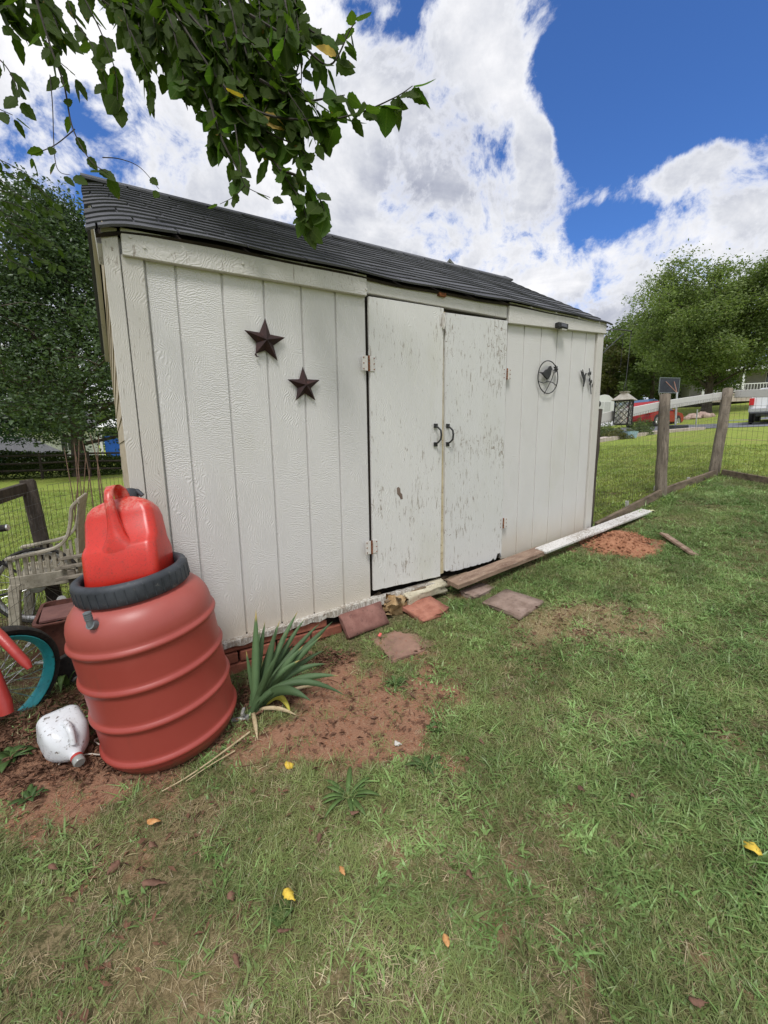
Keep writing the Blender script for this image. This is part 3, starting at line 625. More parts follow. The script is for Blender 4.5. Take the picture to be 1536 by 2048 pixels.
# left fence behind the chair
fl_ = thing('wire_fence', 'dark wooden post fence with rectangular wire mesh left of the shed', 'fence', (-.9, 1.9, .15))
LAt = W(55, 961, 3.25); LAb = W(92, 1120, 3.25); LAb = LAt+(LAb-LAt)*1.75; LBt = W(256, 942, 4.2)
post('post', LAb, LAt, .045, M_postd, fl_, square=True); post('post', (LBt[0]+.01, LBt[1], .05), LBt, .045, M_post, fl_, square=True, label='grey square post beside the shed corner')
LCt = np.array((-1.22, .35, 1.15)); post('post', (-1.22, .35, .0), LCt, .045, M_postd, fl_, square=True)
m = MB(); m.beam(LAt+(-.02, -.03, -.06), LCt+(0, .02, -.06), .04, .09); m.build('rail', M_postd, fl_, bev=.004)
wire_panel((LAb[0]+.02, 1.9, .13), (LBt[0], LBt[1]-.03, .14), 1.02, .052, .10, fl_, .0014); wire_panel((-1.2, .38, .10), (LAb[0], 1.88, .13), 1.0, .052, .10, fl_, .0014)
# ------------------------------------------------------------------ lantern on its bracket
br_ = thing('hanging_bracket', 'thin black metal swing bracket on the right shed corner', 'bracket', (3.49, .05, 2.35))
A0 = np.array((3.488, .02, 2.43)); A1 = W(1262, 662, 4.15); B0 = np.array((3.488, .02, 2.21)); B1 = W(1247, 667, 4.1)
MB().tube([A0, A0*.5+A1*.5+(0, 0, .015), A1, A1+(.01, 0, -.03)], .006, 6).build('arm', M_black, br_, smooth=True)
MB().tube([B0, B1], .005, 6).build('brace', M_black, br_); MB().box((3.487, .02, 2.32), (.004, .012, .14)).build('wall_plate', M_black, br_)
ln = thing('hanging_lantern', 'silver roofed lattice lantern hanging outside the shed corner', 'lantern', (4.02, .08, 1.6))
LC = W(1245, 850, 4.15); LT = W(1246, 806, 4.15); lx, ly = LC[0], LC[1]; zb0 = LC[2]; zt0 = zb0+.235; hs = .064
M_brass = speck('aged_silver', (.42, .38, .30), (.62, .58, .50), (.25, .21, .16), scale=20, rough=.4, metal=.7)
m_, t_, b_ = newmat('lantern_glass'); t_.set(b_, 'Base Color', (.9, .9, .88)); t_.set(b_, 'Roughness', .15); t_.set(b_, 'Transmission Weight', .75); t_.set(b_, 'IOR', 1.1); M_lg = m_
ca_, sa_ = math.cos(rad(12)), math.sin(rad(12))
def LL(x, y, z): return (lx+x*ca_-y*sa_, ly+x*sa_+y*ca_, zb0+z)
def lbox(m, lo, hi):
    vs = [LL(x, y, z) for x in (lo[0], hi[0]) for y in (lo[1], hi[1]) for z in (lo[2], hi[2])]
    m.add(vs, [(0, 1, 3, 2), (4, 6, 7, 5), (0, 4, 5, 1), (2, 3, 7, 6), (0, 2, 6, 4), (1, 5, 7, 3)])
m = MB(); lbox(m, (-hs, -hs, 0), (hs, hs, .012)); m.build('base', M_black, ln)
m = MB()
for i in (-1, 1):
    for j in (-1, 1): lbox(m, (i*hs-.005, j*hs-.005, .01), (i*hs+.005, j*hs+.005, .235))
for j in (-1, 1): lbox(m, (-hs, j*hs-.004, .225), (hs, j*hs+.004, .237)); lbox(m, (j*hs-.004, -hs, .225), (j*hs+.004, hs, .237))
m.build('frame', M_black, ln)
for side in range(4):
    m = MB(); q = side*math.pi/2
    def F2(s_, z): 
        x, y = s_, -hs+.001; return LL(x*math.cos(q)-y*math.sin(q), x*math.sin(q)+y*math.cos(q), z)
    for k in range(-2, 3):
        for sg in (-1, 1):
            x0 = k*.052-sg*.11; pts = []
            a0, a1 = (x0, .01), (x0+sg*.21, .228)
            # clip to the pane
            dx = a1[0]-a0[0]; dz = a1[1]-a0[1]; t0, t1 = 0, 1
            for bnd in (-hs, hs):
                tt = (bnd-a0[0])/dx
                if (bnd < 0) == (dx > 0): t0 = max(t0, tt)
                else: t1 = min(t1, tt)
            if t1-t0 > .08: m.tube([F2(a0[0]+dx*t0, a0[1]+dz*t0), F2(a0[0]+dx*t1, a0[1]+dz*t1)], .0026, 4, caps=False)
    m.build('lattice', M_black, ln, kind='stuff')
m = MB(); lbox(m, (-hs+.006, -hs+.006, .012), (hs-.006, hs-.006, .225)); m.build('glass', M_lg, ln)
m = MB(); m.lathe([(.032, .014), (.033, .02), (.033, .13), (.025, .134), (.004, .128), (.001, .15)], 16, LL(0, 0, 0)); m.build('candle', speck('wax', (.75, .68, .50), (.80, .74, .60), rough=.5), ln, smooth=True)
m = MB(); h2 = hs+.028; h3 = .032
m.loft([[LL(-h2, -h2, .235), LL(h2, -h2, .235), LL(h2, h2, .235), LL(-h2, h2, .235)], [LL(-h2, -h2, .242), LL(h2, -h2, .242), LL(h2, h2, .242), LL(-h2, h2, .242)], [LL(-h3, -h3, .30), LL(h3, -h3, .30), LL(h3, h3, .30), LL(-h3, h3, .30)], [LL(-h3, -h3, .315), LL(h3, -h3, .315), LL(h3, h3, .315), LL(-h3, h3, .315)]]); m.build('roof', M_brass, ln, bev=.002)
m = MB(); lbox(m, (-h3-.008, -h3-.008, .315), (h3+.008, h3+.008, .322)); m.build('roof_cap', M_brass, ln)
MB().tube([LL(-.045, 0, .32), LL(-.04, 0, .36), LL(-.02, 0, .39), LL(0, 0, .40), LL(.02, 0, .39), LL(.04, 0, .36), LL(.045, 0, .32)], .0035, 6).build('handle', M_black, ln, smooth=True)
MB().tube([LL(0, 0, .40), A1+(.005, 0, -.02)], .003, 5).build('hanging_wire', M_black, ln)
wc = thing('hanging_chain', 'thin second chain hanging inside the bracket arm', 'chain', (4.0, .1, 2.3)); MB().tube([B1+(0, 0, 0), B1+(-.01, 0, -.32)], .0025, 5).build('chain', M_black, wc)
m = MB(); m.ball((3.62, .08, 1.80), (.03, .03, .035), 8, 6); tag(m.build('post_finial', M_black, None, smooth=True), 'small black knob behind the dark corner post', 'knob')
# ------------------------------------------------------------------ barrel, gas can
BB = np.array((-.207, -.290, G(-.207, -.290)-.016)); TT = WY(264, 1148, -.300)
bx = (TT-BB)/np.linalg.norm(TT-BB); BQ = Vector((0, 0, 1)).rotation_difference(V(bx))
M_barrel = speck('terracotta_plastic', (.32, .052, .038), (.385, .075, .055), (.27, .05, .038), scale=3.5, rough=.42, bs=.10, bscale=300, spec=.45)
def barrel_mat():
    m, t, b = newmat('barrel_plastic'); p = pos(t); o = tc(t, 'Object'); z = t.n('ShaderNodeSeparateXYZ', ins={0: o}).outputs[2]
    n = t.noise(p, 4, 6, .65); fine = t.noise(p, 260, 3, .5); sc_ = t.noise(p, 70, 5, .7, 1.0, scl=(1, 1, .12))
    c = t.mix(n, (.29, .042, .032), (.37, .066, .050)); c = t.mix(t.m('MULTIPLY', t.sstep(sc_, .70, .76), .35), c, (.55, .30, .26))
    mud = t.sstep(t.m('SUBTRACT', t.m('MULTIPLY', t.noise(p, 30, 6, .7), .16), z), .02, .09); c = t.mix(mud, c, (.20, .09, .055)); scf = t.noise(p, 38, 7, .75, 1.5, scl=(1, 1, .5)); c = t.mix(t.m('MULTIPLY', t.sstep(scf, .66, .74), .5), c, (.20, .045, .035)); drip = t.noise(p, 24, 4, .6, scl=(1, 1, .05)); c = t.mix(t.m('MULTIPLY', t.sstep(drip, .60, .72), .28), c, (.22, .06, .045))
    shoulder_light = t.sstep(t.m('ADD', z, t.m('MULTIPLY', n, .2)), .55, .85); c = t.mix(t.m('MULTIPLY', shoulder_light, .22), c, (.48, .20, .17))  # paler pink shoulder: light from above painted into the plastic
    t.set(b, 'Base Color', c); t.set(b, 'Roughness', t.m('ADD', .28, t.m('MULTIPLY', n, .26))); bump(t, b, t.m('ADD', fine, t.m('MULTIPLY', sc_, .4)), .10, .002); return m
M_barrel = barrel_mat()
brl = thing('plastic_barrel', 'large terracotta red ribbed plastic barrel leaning by the shed corner', 'barrel', BB); brl.rotation_mode = 'QUATERNION'; brl.rotation_quaternion = BQ
prof = [(0, .012), (.225, .012), (.238, .0), (.250, .012), (.256, .03)]
def rib(z): return [(.2685, z-.030), (.269, z-.017), (.2715, z-.013), (.2785, z-.007), (.2805, z), (.2785, z+.007), (.2715, z+.013), (.269, z+.017), (.2685, z+.030)]
for z in (.072, .232, .392, .548): prof += rib(z)
prof += [(.2685, .585), (.266, .610), (.259, .635), (.246, .660), (.229, .680), (.212, .692), (.196, .698), (.190, .704), (.188, .715), (.188, .78), (.178, .78), (.178, .70), (.24, .65), (.25, .5), (.25, .05), (0, .04)]
MB().lathe(prof, 72).build('body', M_barrel, brl, smooth=True, world=False)
M_ring = speck('black_rubber', (.022, .026, .032), (.05, .056, .066), (.10, .10, .10), scale=9, rough=.55, bs=.25, bscale=200)
MB().lathe([(.176, .710), (.203, .706), (.2085, .712), (.2095, .73), (.2095, .770), (.205, .783), (.192, .790), (.180, .788), (.174, .778), (.174, .735)], 72, close=True).build('lid_ring', M_ring, brl, smooth=True, world=False)
m = MB()
for k in range(40):
    a = 2*math.pi*k/40; c_, s_ = math.cos(a), math.sin(a); m.box((c_*.2095, s_*.2095, .742), (.0016, .0022, .028), ((c_, s_, 0), (-s_, c_, 0), (0, 0, 1)))
m.build('ring_ribs', M_ring, brl, world=False, kind='stuff')
M_gplast = speck('grey_plastic', (.10, .115, .12), (.17, .19, .20), scale=30, rough=.6, bs=.3)
Bm = Matrix.Translation(V(BB)) @ BQ.to_matrix().to_4x4(); Bi = Bm.inverted()
def bl(p): return Bi @ V(p)
def around(u, v, r=.27):
    # nearest hit of the sight line on a cylinder of radius r in barrel space, to put fittings where they sit
    o = Bi @ V(CP); d = (Bi.to_3x3() @ V(ray(u, v))); A = d.x*d.x+d.y*d.y; B_ = 2*(o.x*d.x+o.y*d.y); C = o.x*o.x+o.y*o.y-r*r
    s = (-B_-math.sqrt(max(0, B_*B_-4*A*C)))/(2*A); return o+d*s
q = around(187, 1250, .245); qn = Vector((q.x, q.y, .16)).normalized(); q = np.array(q)
m = MB(); e = np.array(qn); up_ = np.array((0, 0, 1.)); m.tube([q-e*.01, q+e*.016], .017, 12); m.tube([q+e*.010-up_*.004, q+e*.014+up_*.035, q+e*.010+up_*.052], [.0125, .0115, .010], 10)
for k in range(4): m.tube([q+e*.013+up_*(.020+k*.008), q+e*.013+up_*(.024+k*.008)], .0135, 10)
m.build('hose_elbow', M_gplast, brl, smooth=True, world=False, label='grey hose barb elbow on the barrel shoulder')
q = np.array(around(474, 1440, .27)); e = np.array((q[0], q[1], 0)); e /= np.linalg.norm(e); sdv = np.cross((0, 0, 1), e)
m = MB(); m.tube([q-e*.02, q+e*.045], .013, 10); m.tube([q+e*.045+up_*.012, q+e*.045-up_*.014, q+e*.075-up_*.03], [.012, .012, .010], 10); m.tube([q+e*.035+up_*.01, q+e*.035+up_*.035], .006, 8); m.box(q+e*.035+up_*.038, (.022, .006, .005), (sdv, e, up_))
m.build('spigot', speck('zinc_tap', (.25, .25, .25), (.42, .41, .38), (.15, .12, .10), scale=30, rough=.5, metal=.5), brl, smooth=True, world=False)
# gas can
def can_mat():
    m, t, b = newmat('red_can_plastic'); p = pos(t); n = t.noise(p, 12, 6, .65); sp_ = t.noise(p, 130, 5, .75); z = t.n('ShaderNodeSeparateXYZ', ins={0: tc(t, 'Object')}).outputs[2]
    c = t.mix(n, (.46, .020, .012), (.62, .036, .020)); c = t.mix(t.m('MULTIPLY', t.sstep(t.noise(p, 20, 7, .7), .5, .7), .45), c, (.30, .035, .022)); c = t.mix(t.m('MULTIPLY', t.sstep(sp_, .53, .66), .55), c, (.14, .03, .02))
    top_ = t.m('MULTIPLY', t.sstep(t.m('ADD', z, t.m('MULTIPLY', n, .03)), .305, .33), t.sstep(t.noise(p, 60, 5, .7), .4, .6)); c = t.mix(t.m('MULTIPLY', top_, .4), c, (.62, .30, .24))
    dr_ = t.noise(p, 45, 5, .7, scl=(1, 1, .15)); c = t.mix(t.m('MULTIPLY', t.sstep(dr_, .72, .76), .7), c, (.80, .68, .62))
    t.set(b, 'Base Color', c); t.set(b, 'Roughness', .34); bump(t, b, sp_, .12, .002); return m
M_can = can_mat()
gc0 = BB+bx*.715+(-.005, .01, 0); can = thing('fuel_can', 'faded red plastic fuel can standing tilted in the open barrel', 'fuel can', gc0)
ez = np.array(W(236, 1000, 1.86)-W(258, 1170, 1.79)); ez /= np.linalg.norm(ez)
ex = np.array((.90, -.44, .06)); ex -= ez*np.dot(ex, ez); ex /= np.linalg.norm(ex); ey = np.cross(ez, ex)
CMX = Matrix(((ex[0], ey[0], ez[0]), (ex[1], ey[1], ez[1]), (ex[2], ey[2], ez[2]))); can.rotation_mode = 'QUATERNION'; can.rotation_quaternion = CMX.to_quaternion()
def rr(hx, hy, z, r, n=6, cx=0, cy=0):
    o = []
    for (sx, sy, a0) in ((1, 1, 0), (-1, 1, 90), (-1, -1, 180), (1, -1, 270)):
        for k in range(n+1):
            a = rad(a0+90*k/n); o.append((cx+sx*(hx-r)+math.cos(a)*r, cy+sy*(hy-r)+math.sin(a)*r, z))
    return o
m = MB(); HXc, HYc = .143, .105
m.loft([rr(HXc*.93, HYc*.93, 0, .03), rr(HXc, HYc, .012, .035), rr(HXc*1.0, HYc, .135, .035), rr(HXc*1.0, HYc-.004, .15, .036), rr(HXc*.995, HYc-.030, .185, .036), rr(HXc*.95, HYc-.034, .28, .034), rr(HXc*.88, HYc-.038, .318, .033), rr(HXc*.76, HYc-.048, .342, .030), rr(HXc*.50, HYc-.068, .362, .02), rr(.040, .028, .370, .012)])
m.build('body', M_can, can, smooth=True, world=False)
# keel below the handle, then the arched handle over the shoulder up to the neck
m = MB()
def rr2(c_, a, b_): return [(c_[0]+math.cos(q_)*a, c_[1]+math.sin(q_)*b_*.9, c_[2]+math.sin(q_)*b_*.35) for q_ in np.linspace(0, 2*math.pi, 13)[:-1]]
m.loft([rr2((0, -.098, .120), .070, .006), rr2((0, -.096, .155), .055, .018), rr2((0, -.086, .20), .036, .030), rr2((0, -.092, .25), .024, .026), rr2((0, -.104, .30), .0185, .020), rr2((0, -.110, .345), .0175, .018), rr2((0, -.102, .385), .0175, .018), rr2((0, -.080, .412), .019, .018), rr2((-.002, -.048, .422), .022, .02), rr2((0, -.014, .412), .026, .024), rr2((0, .010, .375), .032, .028)])
m.build('handle', M_can, can, smooth=True, world=False)
m = MB(); m.lathe([(.042, .355), (.040, .375), (.034, .385)], 20, (.012, .035, 0)); m.build('neck', M_can, can, smooth=True, world=False)
m = MB(); m.lathe([(.036, .378), (.038, .383), (.038, .412), (.034, .419), (.020, .421), (0, .421)], 20, (.012, .035, 0)); m.tube([(.02, .03, .415), (.050, .035, .408), (.066, .04, .385)], [.012, .011, .010], 8); m.build('cap', M_ring, can, smooth=True, world=False)
# ------------------------------------------------------------------ iris by the barrel
def iris_mat(name, c1, c2, tip):
    m, t, b = newmat(name); p = pos(t); uvz = tc(t, 'UV'); s_ = t.n('ShaderNodeSeparateXYZ', ins={0: uvz})
    n = t.noise(p, 14, 4, .6); st = t.n('ShaderNodeTexWave', ins={'Vector': uvz, 'Scale': 9.0, 'Distortion': .3}).outputs[1]
    r = t.n('ShaderNodeObjectInfo').outputs['Random']
    c = t.mix(n, c1, c2); c = t.mix(t.m('MULTIPLY', st, .25), c, tuple(x*1.5 for x in c2)); c = t.mix(t.sstep(t.m('ADD', s_.outputs[1], t.m('MULTIPLY', r, .12)), .99, 1.06), c, tip)
    hs = t.n('ShaderNodeHueSaturation', ins={'Value': t.m('ADD', t.m('MULTIPLY', r, .5), .75), 'Color': c}); c = hs.outputs[0]
    t.set(b, 'Base Color', c); t.set(b, 'Roughness', .45); t.set(b, 'Specular IOR Level', .4)
    tr = t.n('ShaderNodeBsdfTranslucent', ins={'Color': c}); mx = t.n('ShaderNodeMixShader', ins={0: .25, 1: b.outputs[0], 2: tr.outputs[0]}); out = [x for x in m.node_tree.nodes if x.type == 'OUTPUT_MATERIAL'][0]; t.set(out, 'Surface', mx.outputs[0]); bump(t, b, st, .25, .002); return m
M_iris = iris_mat('iris_leaf', (.075, .135, .060), (.125, .205, .085), (.45, .35, .12)); M_irisy = iris_mat('iris_leaf_yellow', (.32, .34, .05), (.50, .42, .06), (.40, .28, .12))
def blade_mesh(name, base, tip, ctrl, wd, mat_, n=12, nrm=None, fold=.25, par=None):
    base, tip, ctrl = [np.array(x, float) for x in (base, tip, ctrl)]; vs = []; uv = []
    for i in range(n+1):
        f = i/n; p = (1-f)**2*base+2*f*(1-f)*ctrl+f*f*tip; d = 2*(1-f)*(ctrl-base)+2*f*(tip-ctrl); d /= np.linalg.norm(d)+1e-9
        nn_ = np.array(nrm, float) if nrm is not None else (CP-p); sd_ = np.cross(d, nn_); sd_ /= np.linalg.norm(sd_)+1e-9; up_ = np.cross(sd_, d)
        w_ = wd*(.75+.6*f if f < .4 else 1.0)*(1-max(0, (f-.55)/.45)**1.7)+.0004
        for s_ in (-1, 0, 1): vs.append(p+sd_*w_*.5*s_+up_*fold*w_*abs(s_)*.5); uv.append((.5+.5*s_, f))
        for s_ in (-1, 0, 1): vs.append(p+sd_*w_*.5*s_*.98+up_*(fold*w_*abs(s_)*.5-.0012*(1 if s_ == 0 else .3))); uv.append((.5+.5*s_, f))
    fs = []
    for i in range(n):
        a = i*6; c_ = a+6; fs += [(a, a+1, c_+1, c_), (a+1, a+2, c_+2, c_+1), (a+4, a+3, c_+3, c_+4), (a+5, a+4, c_+4, c_+5), (a+3, a, c_, c_+3), (a+2, a+5, c_+5, c_+2)]
    o_ = origin(par) if par else Vector((0, 0, 0))
    me_ = bpy.data.meshes.new(name); me_.from_pydata([tuple(np.array(p)-np.array(o_)) for p in vs], [], fs)
    ul = me_.uv_layers.new(name='UVMap')
    for lp in me_.loops: ul.data[lp.index].uv = uv[lp.vertex_index]
    for pl in me_.polygons: pl.use_smooth = True
    me_.materials.append(mat_); o = bpy.data.objects.new(name, me_); COL.objects.link(o); o.parent = par; return o
ib = on_ground(505, 1424); ir = thing('iris_plant', 'iris clump with sword shaped leaves between barrel and shed wall', 'plant', ib)
LV = [((512, 1219), 2.02, 34, 0), ((492, 1300), 2.0, 20, 0), ((530, 1243), 2.08, 30, 0), ((553, 1252), 2.05, 28, 0), ((596, 1222), 2.16, 26, 14), ((573, 1265), 2.1, 26, 6), ((610, 1237), 2.18, 26, 14), ((640, 1246), 2.2, 28, 14),
      ((665, 1243), 2.16, 34, 10), ((645, 1270), 2.05, 30, 10), ((588, 1285), 2.15, 30, 4), ((606, 1292), 2.02, 34, 14), ((560, 1300), 1.95, 30, 10), ((678, 1352), 2.02, 34, 46), ((692, 1392), 1.98, 30, 85), ((655, 1328), 2.1, 28, 40),
      ((600, 1320), 2.0, 28, 25), ((545, 1330), 1.9, 24, 5), ((622, 1402), 1.86, 40, 55), ((520, 1260), 2.12, 26, 0), ((560, 1240), 2.2, 26, 6), ((650, 1300), 2.2, 26, 26)]
for i, ((u, v), D, wd, arch) in enumerate(LV):
    b0 = ib+np.array((random.uniform(-.03, .03), random.uniform(-.03, .03), -.01)); tp = W(u, v, D); L = np.linalg.norm(tp-b0)
    ct = b0+(tp-b0)*.45+np.array((0, 0, 1.))*arch/100*L*.9
    if arch > 40: ct = b0+(tp-b0)*.40+np.array((0, 0, 1.))*arch/100*.30
    blade_mesh('leaf', b0, tp, ct, wd*.00108, M_iris, par=ir, fold=.18)
blade_mesh('leaf', ib+(.03, -.02, 0), on_ground(583, 1437)+(0, 0, .01), ib+(.14, -.02, .13), .028, M_irisy, par=ir, fold=.15)['label'] = 'yellowed drooping leaf'
# ------------------------------------------------------------------ white jug, string
def jug_mat():
    m, t, b = newmat('translucent_white_plastic'); p = pos(t); n = t.noise(p, 14, 5, .7); g = t.noise(p, 55, 6, .75)
    c = t.mix(n, (.62, .64, .66), (.72, .74, .76)); c = t.mix(t.sstep(g, .56, .66), c, (.10, .07, .045)); c = t.mix(t.m('MULTIPLY', t.sstep(n, .5, .75), .35), c, (.30, .27, .22))
    t.set(b, 'Base Color', c); t.set(b, 'Roughness', .3); t.set(b, 'Subsurface Weight', .25); t.set(b, 'Subsurface Radius', (.02, .02, .02)); bump(t, b, g, .2, .003); return m
M_jug = jug_mat()
jA = on_ground(132, 1502)+(0, 0, .088); jB = on_ground(164, 1548)+(0, 0, .045); jd = (jB-jA)/np.linalg.norm(jB-jA)
jx = np.cross(jd, (0, 0, 1)); jx /= np.linalg.norm(jx); jy = np.cross(jx, jd)
jug = thing('plastic_jug', 'dirty white plastic jug lying neck forward on the soil beside the barrel', 'jug', jA)
def jr(s, a, r): return [tuple(jA+jd*s+jx*x+jy*y) for x, y, _ in rr(a, a, 0, r, 5)]
m = MB(); m.loft([jr(-.075, .052, .03), jr(-.068, .068, .032), (jr(-.05, .076, .034)), jr(.0, .077, .036), jr(.05, .076, .04), jr(.075, .07, .045), jr(.10, .058, .045), jr(.125, .04, .034), jr(.14, .024, .022), jr(.155, .019, .018)]); m.build('body', M_jug, jug, smooth=True)
MB().lathe([(.021, .150), (.022, .153), (.022, .162), (.018, .164)], 18, jA, jd).build('cap_ring', speck('red_cap_ring', (.35, .03, .03), (.45, .05, .04), rough=.4), jug, smooth=True)
MB().lathe([(.018, .16), (.021, .163), (.021, .185), (.018, .189), (0, .189)], 18, jA, jd).build('cap', speck('clear_grey_cap', (.16, .17, .16), (.30, .31, .29), rough=.2), jug, smooth=True)
MB().tube([jA+jd*.02+jy*.07, jA+jd*.06+jy*.095, jA+jd*.10+jy*.085, jA+jd*.125+jy*.045], [.014, .013, .012, .011], 8).build('handle', M_jug, jug, smooth=True)
M_str = speck('white_twine', (.42, .36, .30), (.60, .54, .46), (.25, .14, .10), scale=60, rough=.9)
pts = []
for (u, v) in ((118, 1536), (128, 1528), (150, 1520), (180, 1517), (208, 1514), (222, 1480), (215, 1500), (190, 1490), (205, 1478), (222, 1468)): pts.append(on_ground(u, v)+(0, 0, .012+random.uniform(0, .01)))
def smoothp(P, n=6):
    o = []
    for i in range(len(P)-1):
        p0, p1, p2, p3 = P[max(0, i-1)], P[i], P[i+1], P[min(len(P)-1, i+2)]
        for k in range(n):
            f = k/n; o.append(.5*((2*p1)+(-p0+p2)*f+(2*p0-5*p1+4*p2-p3)*f*f+(-p0+3*p1-3*p2+p3)*f**3))
    return o+[P[-1]]
tag(MB().tube(smoothp(pts), .0028, 6).build('twine', M_str, None, smooth=True), 'tangled white twine on the soil between jug and barrel', 'string')
# ------------------------------------------------------------------ bicycles
M_tyre = speck('tyre_rubber', (.012, .012, .012), (.035, .033, .03), (.09, .06, .04), scale=30, rough=.85, bs=.4)
M_teal = speck('teal_rim', (.02, .30, .34), (.035, .42, .46), (.02, .10, .10), scale=10, rough=.35, spec=.5)
M_chrome = speck('dull_chrome', (.42, .42, .42), (.62, .62, .62), (.22, .16, .12), scale=35, rough=.3, metal=.85)
M_bred = speck('coral_red_frame', (.33, .035, .03), (.42, .05, .042), scale=8, rough=.35, spec=.5)
def wheel(par, c, axn, R, mrim, tw=.024, ns=28, rimw=.014):
    c = np.array(c, float); axn = np.array(axn, float); axn /= np.linalg.norm(axn)
    MB().lathe([(R-tw*.6, -tw*.55), (R-.010, -tw*.62), (R-.002, -tw*.35), (R, 0), (R-.002, tw*.35), (R-.010, tw*.62), (R-tw*.6, tw*.55), (R-tw*.9, tw*.2), (R-tw*.9, -tw*.2)], 48, c, axn, close=True).build('tyre', M_tyre, par, smooth=True)
    Ri = R-tw*.75; MB().lathe([(Ri, -rimw), (Ri-.004, -rimw*1.05), (Ri-.026, -rimw*.55), (Ri-.030, 0), (Ri-.026, rimw*.55), (Ri-.004, rimw*1.05), (Ri, rimw), (Ri-.010, 0)], 48, c, axn, close=True).build('rim', mrim, par, smooth=True)
    MB().lathe([(.010, -.045), (.012, -.04), (.022, -.036), (.022, -.030), (.014, -.026), (.014, .026), (.022, .030), (.022, .036), (.012, .04), (.010, .045)], 16, c, axn).build('hub', M_chrome, par, smooth=True)
    a = np.array((1., 0, 0)) if abs(axn[0]) < .8 else np.array((0, 0, 1.)); x = np.cross(a, axn); x /= np.linalg.norm(x); y = np.cross(axn, x); m = MB()
    for k in range(ns):
        q = 2*math.pi*k/ns; s_ = (1 if k % 2 else -1); q2 = q+(.45 if (k//2) % 2 else -.45); m.tube([c+axn*.032*s_+(x*math.cos(q2)+y*math.sin(q2))*.02, c+(x*math.cos(q)+y*math.sin(q))*(Ri-.026)], .0018, 4, caps=False)
    m.build('spokes', M_chrome, par, kind='stuff')
b1 = thing('bicycle', 'red framed bicycle with teal front rim at the left edge', 'bicycle', (-1.1, .2, .15))
hc = W(-14, 1374, 1.88); axn = np.array((-.60, .78, .16)); axn /= np.linalg.norm(axn); wz = np.cross((1, 0, 0), axn)
wheel(b1, hc, axn, .278, M_teal, tw=.046, rimw=.03)
fk = np.array((-.50, -.10, .85)); fk /= np.linalg.norm(fk); crown = hc+fk*.42
MB().tube([W(60, 1337, 1.74), W(52, 1326, 1.74), W(0, 1272, 1.75), W(-60, 1215, 1.78), crown+axn*.03], [.010, .018, .021, .021, .020], 14).build('fork_leg', M_bred, b1, smooth=True)
MB().tube([W(14, 1428, 1.66), W(8, 1405, 1.66), W(-20, 1335, 1.67), W(-70, 1240, 1.72), crown-axn*.03], [.022, .026, .026, .024, .020], 14).build('fork_leg', M_bred, b1, smooth=True)
MB().tube([hc-axn*.085, hc+axn*.075], .006, 8).build('axle', M_rust, b1)
MB().tube([hc+axn*.07+fk*.02, hc-axn*.03-(0, 0, .07), hc-axn*.06-(0, 0, .09)], .004, 6).build('fender_stay', M_rust, b1)
hd = crown+fk*.16; MB().tube([crown-fk*.01, hd], .022, 12).build('head_tube', M_bred, b1, smooth=True)
bb = hc+np.array((-1.02, -.08, -.02)); st_ = bb+np.array((-.16, 0, .45)); rw = hc+np.array((-1.42, -.05, .0))
MB().tube([hd-fk*.03, hd*.5+st_*.5+(0, 0, -.02), st_+(0, 0, -.05)], .018, 10).tube([crown+fk*.01, hd*.3+bb*.7+(0, 0, -.12), bb], .02, 10).tube([bb, st_], .016, 10).tube([st_, rw], .01, 8).tube([bb, rw], .011, 8).build('frame', M_bred, b1, smooth=True)
wheel(b1, rw, axn, .296, M_teal, tw=.046, rimw=.02)
MB().ball(st_+(0, 0, .08), (.13, .08, .035), 12, 6).build('saddle', M_tyre, b1, smooth=True)
gp_ = W(8, 1056, 2.02); st0 = hd+fk*.14; MB().tube([hd, st0], .013, 8).tube(smoothp([st0, st0*.55+gp_*.45+(-.06, .05, .05), gp_+(-.10, .0, .02), gp_+(.0, 0, 0)]), .011, 8).build('handlebar', M_chrome, b1, smooth=True)
gd = np.array((.93, -.25, .10)); gd /= np.linalg.norm(gd); MB().tube([gp_-gd*.12, gp_-gd*.02, gp_+gd*.012], .017, 12).build('grip', M_tyre, b1, smooth=True); MB().lathe([(.0165, 0), (.015, .006), (0, .007)], 14, gp_+gd*.012, gd).build('grip_end', M_chrome, b1)
b2_ = thing('bicycle', 'old bicycle with silver rims leaning on the wire fence behind the chair', 'bicycle', (-1.2, 1.8, .12))
h2_ = W(76, 1170, 3.02); wheel(b2_, h2_, (.06, 1, -.1), .275, M_chrome, tw=.032, ns=24)
MB().lathe([(.010, .045), (.045, .047), (.050, .049), (.045, .051), (.010, .053)], 22, h2_, (.06, -1, .1)).build('sprocket', M_chrome, b2_); MB().lathe([(0, -.004), (.028, -.002), (.028, .002), (0, .004)], 20, W(123, 1199, 2.95), (.3, -.9, .3)).build('reflector', speck('white_disc', (.6, .6, .58), (.7, .7, .68), rough=.3), b2_)
h3_ = h2_+np.array((-1.02, -.08, .0)); wheel(b2_, h3_, (.06, 1, -.1), .275, M_chrome, tw=.032, ns=24)
bbk = h2_+np.array((-.42, -.03, -.06)); sk = bbk+np.array((.10, .03, .42)); hk = h3_+np.array((.24, .05, .46))
MB().tube([h2_, bbk], .009, 8).tube([h2_, sk], .008, 8).tube([bbk, sk], .014, 8).tube([bbk, hk+(0, 0, -.08)], .016, 8).tube([sk+(0, 0, -.04), hk], .014, 8).tube([hk, h3_], .012, 8).build('frame', M_black, b2_, smooth=True)
MB().tube([bbk-(0, .05, 0), bbk-(.12, .06, .09)], .008, 6).tube([bbk+(0, .05, 0), bbk+(.12, .06, .09)], .008, 6).lathe([(0, 0), (.085, 0), (.085, .004), (0, .004)], 24, bbk-(0, .05, 0), (0, 1, 0)).build('crankset', M_chrome, b2_)
